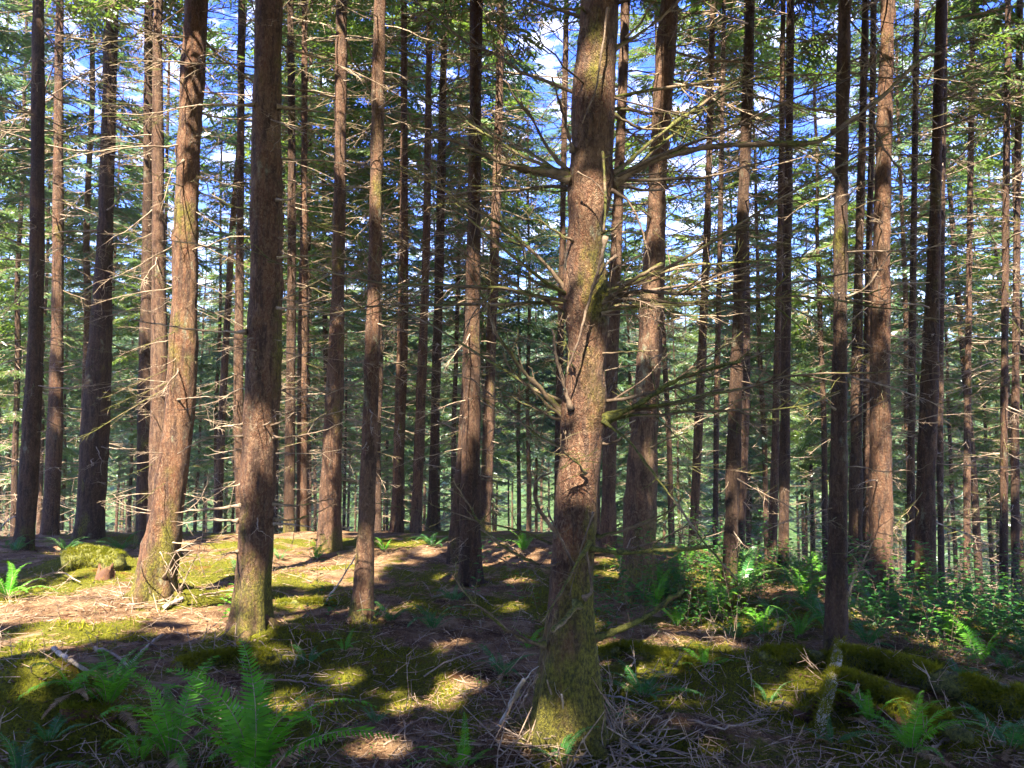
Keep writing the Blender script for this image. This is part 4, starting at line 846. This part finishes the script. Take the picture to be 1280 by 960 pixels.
inn = inpoly(u, v) | ((u > 1180) & (v > 760) & (v < 835)) | ((u > 850) & (y > np.interp(x, EDX, EDY) - 1.2) & (y < np.interp(x, EDX, EDY) + 3))
ok = (inn & (den > -.25)) | (den > .9) & (y > 6) & (r_.random(len(x)) < .3)
for X, Y, Z in zip(x[ok][:2300], y[ok][:2300], z[ok][:2300]):
    Vt, Qt, Lt = CL[r_.integers(10)]; M = rotz(r_) * r_.uniform(.6, 1.35); o = np.array([X, Y, Z]); g.add(Vt @ M.T + o, Qt, m=2 if vnoise(np.array([[X * 1.5, Y * 1.5, 0]]), 5)[0] > 0.0 else 0); LL.append(Lt @ M.T + o)
x2, y2 = strew(1500, 2.6, 12, r_); z2 = ground_h(x2, y2); d2 = fbm(np.stack([x2 * 1.6, y2 * 1.6, x2 * 0], -1), 72, 3)
for X, Y, Z in zip(x2[d2 > .1], y2[d2 > .1], z2[d2 > .1]):
    Vt, Qt, Lt = CL[[0, 3, 5, 8][r_.integers(4)]]; M = rotz(r_) * r_.uniform(.35, .7); o = np.array([X, Y, Z]); g.add(Vt @ M.T + o, Qt); LL.append(Lt @ M.T + o)
V, q = lines_geo(np.concatenate(LL), .0022); g.add(V, q, m=1)
tag(link('undergrowth', g.mesh('undergrowth', [LEAF, TWIG, FERND], False)), 'low leafy green shrubs filling the bank on the right', 'undergrowth', kind='stuff')

# ------------------------------------------------------------------ moss blades, dry needles and twigs on the ground
def blades(C, Nn, r, l0, l1, wd, lean, m, g):
    n = len(C); d = nrm(Nn + r.normal(0, lean, (n, 3))); l = r.uniform(l0, l1, n)[:, None]; s = nrm(np.cross(d, r.normal(0, 1, (n, 3)))) * wd; k = nrm(d + r.normal(0, .35, (n, 3)) - np.array([0, 0, .25]))
    V = np.stack([C - s, C + s, C + d * l * .55 + s * .7, C + d * l * .55 - s * .7, C + d * l * .55 + k * l * .5], 1).reshape(-1, 3); o = np.arange(n)[:, None] * 5
    g.add(V, o + np.array([[0, 1, 2, 3]]), o + np.array([[3, 2, 4]]), m)
r_ = np.random.default_rng(83); g = Geo()
x, y = strew(190000, 2.2, 14, r_); mm = moss_at(x, y) + .25 * fbm(np.stack([x * 6, y * 6, x * 0], -1), 77, 2); k = mm > .5; x, y = x[k][:62000], y[k][:62000]; z = ground_h(x, y)
sz = np.clip(y / 5, .6, 1.6)
for a in range(3):
    q = (sz > [0, .85, 1.2][a]) & (sz <= [.85, 1.2, 9][a]); C = np.stack([x[q], y[q], z[q] - .004], -1)
    if q.sum(): blades(C, np.array([0, 0, 1.0]), r_, .012 * (1 + a * .5), .034 * (1 + a * .5), .0016 * (1 + a * .6), .7, 0, g)
tag(link('moss_carpet', g.mesh('moss_carpet', [MOSS], False)), 'short yellow green moss carpeting the forest floor', 'moss', kind='stuff')
g = Geo(); x, y = strew(80000, 2.2, 13, r_); k = moss_at(x, y) < .66; x, y = x[k][:52000], y[k][:52000]; z = ground_h(x, y); n = len(x)
a = r_.uniform(0, 6.283, n); d = np.stack([np.cos(a), np.sin(a), r_.normal(0, .22, n)], -1); l = (r_.uniform(.008, .030, n) * np.clip(y / 5, .7, 1.8))[:, None]; s = np.stack([-np.sin(a), np.cos(a), r_.normal(0, .5, n)], -1) * (.0012 * np.clip(y / 5, .7, 2))[:, None]
C = np.stack([x, y, z + r_.uniform(.003, .02, n)], -1); V = np.stack([C - d * l - s, C - d * l + s, C + d * l + s, C + d * l - s], 1).reshape(-1, 3); g.add(V, np.arange(n * 4).reshape(-1, 4))
x, y = strew(9000, 2.3, 11, r_); z = ground_h(x, y); n = len(x); a = r_.uniform(0, 6.283, n); d = np.stack([np.cos(a), np.sin(a), r_.normal(0, .3, n)], -1) * r_.uniform(.006, .02, n)[:, None]; s = np.stack([-np.sin(a), np.cos(a), r_.normal(0, .4, n)], -1) * r_.uniform(.004, .011, n)[:, None]
C = np.stack([x, y, z + .008], -1); V = np.stack([C - d - s * .6, C - d * .6 + s, C + d + s * .7, C + d * .7 - s], 1).reshape(-1, 3); g.add(V, np.arange(n * 4).reshape(-1, 4), m=1)
tag(link('needle_litter', g.mesh('needle_litter', [STRAW, BARK[0]], False)), 'dry brown needles strewn over the forest floor', 'litter', kind='stuff')
g = Geo(); x, y = strew(4000, 2.4, 15, r_); z = ground_h(x, y); LL = []
for X, Y, Z in zip(x, y, z):
    L = r_.uniform(.03, .20) * (1 if r_.random() < .9 else 1.8); a = r_.uniform(0, 6.283); d = nrm(np.array([math.cos(a), math.sin(a), abs(r_.normal(0, .16))])); b = np.array([X, Y, Z + .006]); m_ = b + d * L * .5 + r_.normal(0, .022, 3) * [1, 1, .4]; e = m_ + d * L * .5 + r_.normal(0, .03, 3) * [1, 1, .4]
    LL += [(b, m_), (m_, e)]
    if r_.random() < .5: LL.append((m_, m_ + nrm(d + r_.normal(0, .7, 3)) * L * .35))
V, q = lines_geo(np.array(LL), .0036); g.add(V, q)
x, y = strew(900, 2.6, 15, r_); z = ground_h(x, y); UL = []
for X, Y, Z in zip(x, y, z):
    L = r_.uniform(.08, .38); b = np.array([X, Y, Z - .01]); d = nrm(np.array([r_.normal(0, .8), r_.normal(0, .8), r_.uniform(.2, 1)])); m_ = b + d * L * .5; e = m_ + nrm(d + r_.normal(0, .3, 3)) * L * .5; UL += [(b, m_), (m_, e)]
    for _ in range(3): t_ = b + (e - b) * r_.uniform(.3, 1); UL.append((t_, t_ + nrm(d + r_.normal(0, .8, 3)) * L * .3))
V, q = lines_geo(np.array(UL), .0032); g.add(V, q)
tag(link('twig_litter', g.mesh('twig_litter', [LITTERM])), 'small dead twigs scattered over the forest floor', 'twigs', kind='stuff')

# ------------------------------------------------------------------ mossy logs, roots, stump, stake, fallen sticks
MOSSWOOD = wood_mat('mossy_log_wood', (0.07, 0.04, 0.022), (0.14, 0.08, 0.04), 1.45)
REDROT = wood_mat('rotten_red_wood', (0.06, 0.026, 0.013), (0.14, 0.062, 0.03), 0.35)
def on_ground(line, lift):
    return np.array([hit(u, v) + np.array([0, 0, lift]) for u, v in line])
def log(line, r0, r1, label, moss=14000, mat_=None, name='mossy_log', cat='log', lift=.5, seed=0, pts=None, group=None):
    r = np.random.default_rng(4000 + seed); mat_ = mat_ or MOSSWOOD
    pts = on_ground(line, r0 * lift) if pts is None else np.array(pts); base = pts[0].copy(); q = resample(pts - base, max(50, len(pts) * 36)); n = len(q); f = np.linspace(0, 1, n)
    rad = (r0 + (r1 - r0) * f) * (1 + .10 * vnoise(np.stack([f * 9, f * 0, f * 0], -1), seed + 3)); V, Q, T = tube(q, rad, 28)
    V = V + nrm(V - np.vstack([np.repeat(q, 28, 0), q[0], q[-1]])+1e-9) * (fbm(V * 30, seed, 4, .7) * r0 * .17)[:, None]
    root = bpy.data.objects.new(name, None); COL.objects.link(root); root.location = base.tolist(); tag(root, label, cat, group)
    g = Geo(); g.add(V, Q, T); link('wood', g.mesh('wood', [mat_]), root)
    if moss:
        k = r.integers(0, n, moss); a = r.normal(math.pi / 2, .95, moss); t = nrm(np.gradient(q, axis=0))[k]; sd = nrm(np.cross(t, [0, 0, 1.0])); up = np.cross(sd, t)
        nn = sd * np.cos(a)[:, None] + up * np.sin(a)[:, None]; C = q[k] + t * r.uniform(-.03, .03, (moss, 1)) + nn * rad[k][:, None] * .95
        keep = vnoise(C * 7, seed + 9) > -.45; g = Geo(); blades(C[keep], nn[keep], r, .014, .060, .0023, .75, 0, g)
        tag(link('moss', g.mesh('moss', [MOSS], False), root), kind='stuff')
    return root
log([(1052, 834), (1110, 846), (1180, 868), (1240, 886), (1320, 912)], .07, .095, 'long thick mossy log running to the right edge at lower right', 22000, lift=1.0, seed=1)
log([(1040, 858), (1090, 872), (1150, 900), (1210, 938)], .055, .04, 'second mossy log, half rotten, just in front of the long mossy log', 12000, lift=.9, seed=2)
log([(955, 826), (1000, 824), (1040, 832)], .05, .045, 'short mossy log left of the dark straight trunk at lower right', 5000, seed=3)
log([(748, 826), (780, 816), (815, 822), (872, 838)], .045, .03, 'mossy root lying right of the large front spruce', 5000, name='mossy_root', cat='root', seed=4)
log([(78, 712), (110, 706), (148, 712)], .15, .12, 'short thick mossy log beyond the sunlit litter at left', 8000, seed=5)
log([(348, 758), (385, 756), (420, 758)], .03, .025, 'thin mossy fallen branch right of the broad flared spruce', 2500, name='mossy_branch', cat='branch', seed=6)
log([(225, 842), (270, 832), (335, 826)], .06, .04, 'dark mossy log in the shade in front of the broad flared spruce', 5000, seed=7)
log([(1000, 900), (1050, 880), (1120, 905), (1175, 915)], .05, .03, 'red rotten wood lying under the mossy logs at lower right', 1500, REDROT, 'rotten_log', 'log', .3, 8)
log([(75, 900), (110, 897), (140, 903)], .035, .03, 'red brown rotten log chunk below the green fern at lower left', 900, REDROT, 'rotten_log', 'log', .6, 9)
b_ = hit(1017, 926); t_ = P(1050, 806, T27[1][1] - .25)
log(None, .028, .036, 'broken mossy stake leaning against the dark trunk above the log', 1800, wood_mat('stake_wood', (.26, .21, .14), (.42, .36, .25), .45), 'leaning_stake', 'stake', seed=10, pts=[b_ - [0, 0, .05], b_ * .6 + t_ * .4 + [.015, 0, 0], t_])
# stump
def stump(u, v, rad, h, label):
    b = hit(u, v); root = bpy.data.objects.new('tree_stump', None); COL.objects.link(root); root.location = b.tolist(); tag(root, label, 'stump')
    r = np.random.default_rng(int(u)); g, C, R = trunk_geo(np.array([[0, 0, -.15], [0, 0, h * .5], [.01, 0, h]]), np.array([rad * 1.2, rad, rad * .9]), 28, .03, int(u), .5, .006, 5)
    V = g.V[0]; top = V[:, 2] > h - .05; V[top, 2] += r.normal(0, .03, top.sum()) - .02; nn = len(V); g.add(np.array([[0, 0, h - .06]]), T=None); g.T.append((np.array([[nn - 28 + k, nn - 28 + (k + 1) % 28, nn] for k in range(28)]), 0))
    link('wood', g.mesh('wood', [REDROT]), root)
stump(131, 724, .07, .15, 'small brown broken stump in front of the mossy log at left')

def stick(line, r0, r1, label, mat_=PALE, lift=.012, tw=4, seed=0, pts=None, tl=.12, name='fallen_branch'):
    r = np.random.default_rng(5000 + seed); pts = on_ground(line, lift) if pts is None else np.array(pts); base = pts[0].copy(); n = max(12, 5 * len(pts)); q = resample(pts - base, n); q[1:-1] += r.normal(0, .0035, (n - 2, 3))
    g = Geo(); g.add(*tube(q, (r0 + (r1 - r0) * np.linspace(0, 1, n)) * (1 + .15 * r.normal(0, 1, n)), 7))
    for k in range(tw):
        s = r.integers(2, n - 1); d = nrm(q[s] - q[s - 1] + rv(r, .02) + np.array([0, 0, .01])); d = nrm(d + rv(r, .5) + [0, 0, .2]); L = tl * r.uniform(.4, 1.6); g.add(*tube(q[s] + d * np.linspace(0, 1, 4)[:, None] * L + r.normal(0, .005, (4, 3)), np.linspace(.35, .12, 4) * r0, 4))
    tag(link(name, g.mesh(name, [mat_]), None, base), label, 'branch', 'fallen branches on the ground')
def lean_(u0, v0, u1, v1, d1): return [hit(u0, v0), P((u0 + u1) / 2, (v0 + v1) / 2, (hit(u0, v0)[1] + d1) / 2), P(u1, v1, d1)]
Dm = D - .2
stick(None, .014, .011, 'thick white stick leaning on the left foot of the large front spruce', pts=lean_(622, 910, 655, 850, Dm), seed=1)
stick(None, .008, .006, 'brown stick leaning beside the thick white stick at the front spruce', DEAD, pts=lean_(643, 898, 672, 843, Dm), seed=2)
stick(None, .007, .005, 'thin stick leaning on the front face of the large front spruce foot', DEAD, pts=lean_(708, 928, 684, 850, Dm), seed=3)
stick(None, .006, .005, 'short pale stick leaning on the right front of the large spruce foot', PALE, pts=lean_(712, 930, 702, 868, Dm), seed=4)
stick([(204, 764), (216, 758), (228, 752)], .022, .018, 'short thick white stick in the sunlit litter by the curved spruce', lift=.03, tw=1, seed=5)
stick([(66, 816), (90, 836), (118, 852)], .018, .012, 'long pale stick lying above the green fern at lower left', lift=.03, tw=2, seed=6)
stick([(118, 814), (142, 822), (162, 842)], .014, .009, 'curved brown stick in front of the sunlit litter at left', DEAD, .025, 3, 7)
stick([(204, 797), (184, 812), (160, 836)], .013, .01, 'grey forked stick lying between the ferns and the sunlit litter', PALE, .02, 6, 8)
stick([(268, 893), (300, 890), (334, 890)], .013, .009, 'whitish stick lying behind the large bright fern', lift=.03, tw=2, seed=9)
stick(None, .010, .006, 'thin pale stick leaning upright left of the slender mossy footed trunk', PALE, pts=lean_(406, 756, 446, 694, 7.3), seed=10)
stick([(310, 860), (340, 855), (374, 856), (410, 862), (438, 858)], .007, .004, 'thin wavy branch lying across the moss above the large fern', LITTERM, .02, 8, 11)
stick([(752, 890), (762, 908), (772, 928), (820, 952)], .012, .007, 'grey crooked branch lying right of the foot of the large front spruce', PALE, .02, 10, 12)
stick([(747, 873), (775, 877), (808, 884)], .008, .004, 'straight pale twig in front of the arching fern', PALE, .02, 2, 13)
stick(None, .011, .008, 'short broken stake beside the mossy stake', DEAD, pts=lean_(1062, 878, 1073, 856, 4.6), seed=14, tw=0)
stick([(1165, 942), (1180, 932), (1200, 924)], .009, .005, 'forked twig right of the bright fern at lower right', DEAD, .02, 4, 15)
stick(None, .014, .010, 'pale branch sloping up at the far left edge below the leftmost trunk', PALE, pts=[hit(-6, 672), P(8, 652, 12), P(24, 643, 12)], seed=16)
stick([(250, 748), (290, 742), (320, 752)], .008, .004, 'curved twig on the litter between the two big left spruces', DEAD, .03, 5, 17)
stick([(30, 740), (70, 722), (100, 735)], .012, .006, 'thin branch arching over the litter near the left edge', DEAD, .06, 6, 18)
stick([(530, 850), (560, 832), (600, 818)], .006, .003, 'thin twig lying in the mossy middle of the floor', LITTERM, .02, 5, 19)
stick([(540, 750), (585, 742), (610, 756)], .010, .006, 'brown branch lying in front of the dark centre trunk', DEAD, .03, 6, 20)
stick([(860, 905), (905, 915), (960, 902)], .007, .004, 'thin pale twig on the brown litter at lower right', LITTERM, .02, 5, 21)
stick([(480, 935), (520, 905), (545, 900)], .006, .004, 'twig on the brown patch near the bottom middle', LITTERM, .015, 4, 22)
# dead sapling that stands between the two big left spruces
root = bpy.data.objects.new('dead_sapling', None); COL.objects.link(root); b_ = hit(232, 735); root.location = b_.tolist(); tag(root, 'bare pale dead sapling with forked twigs between the two big left spruces', 'sapling')
for k, (ln, r0, r1) in enumerate([([(225, 738), (240, 705), (248, 690), (254, 664)], 9, 4), ([(247, 692), (252, 708), (257, 722)], 6, 4), ([(213, 715), (222, 700), (245, 692), (262, 690)], 6, 3), ([(215, 722), (225, 705), (247, 700), (268, 686)], 5, 3), ([(216, 678), (240, 680), (262, 682)], 6, 3), ([(200, 690), (208, 705), (216, 720)], 5, 3), ([(231, 716), (222, 704), (210, 690)], 4, 2)]):
    px_branch(root, b_, ln, 7.9, 7.8, r0 * .7, r1 * .6, False, 3, 220 + k, .12, 'stem' if k == 0 else 'branch')
# broken sticks and bark heaped round the foot of the large front spruce
r_ = np.random.default_rng(88)
def heap(tree, n, rad, L0, L1, label):
    b = tree[1]; LL = []
    for k in range(n):
        az = r_.uniform(-math.pi, 0.35) if r_.random() < .8 else r_.uniform(-3.14, 3.14); rr = rad * r_.uniform(.8, 2.6); L = r_.uniform(L0, L1); x, y = b[0] + rr * math.cos(az), b[1] + rr * math.sin(az)
        a0 = np.array([x, y, float(ground_h(x, y)) + .004]); lean = r_.random() < .16
        d = nrm(np.array([-math.cos(az) * .5 + r_.normal(0, .25), -math.sin(az) * .5 + r_.normal(0, .25), r_.uniform(.5, 1.2)])) if lean else nrm(np.array([r_.normal(), r_.normal(), abs(r_.normal(0, .18))]))
        if lean: L = min(L, max(.06, (rr - rad * .7) * 1.8))
        m_ = a0 + d * L * .5 + r_.normal(0, .012, 3); LL += [(a0, m_), (m_, m_ + d * L * .5 + r_.normal(0, .012, 3))]
    g = Geo(); V, q = lines_geo(np.array(LL), .0052); g.add(V, q); tag(link('stick_heap', g.mesh('stick_heap', [LITTERM])), label, 'sticks', kind='stuff')
heap(MAIN, 190, .19, .08, .42, 'broken sticks and bark heaped round the foot of the large front spruce')
heap(T6, 70, .2, .1, .5, 'dry sticks heaped round the foot of the curved spruce')
heap(T8, 60, .26, .06, .3, 'dry sticks round the foot of the broad flared spruce')

# ------------------------------------------------------------------ thin bluish air between the trees
hz, hnt = mat('haze_air'); vo = N(hnt, 'ShaderNodeVolumePrincipled'); ho = N(hnt, 'ShaderNodeOutputMaterial'); hnt.links.new(vo.outputs[0], ho.inputs['Volume'])
vo.inputs['Color'].default_value = (0.85, 0.92, 1.0, 1); vo.inputs['Density'].default_value = 0.0005; vo.inputs['Anisotropy'].default_value = 0.2
g = Geo(); X0, X1, Y0, Y1, Z0, Z1 = -280, 280, -60, 420, -32, 62
g.add([(x, y, z) for z in (Z0, Z1) for y in (Y0, Y1) for x in (X0, X1)], [[0, 2, 3, 1], [4, 5, 7, 6], [0, 1, 5, 4], [2, 6, 7, 3], [0, 4, 6, 2], [1, 3, 7, 5]])
tag(link('haze', g.mesh('haze', [hz], False)), kind='stuff')
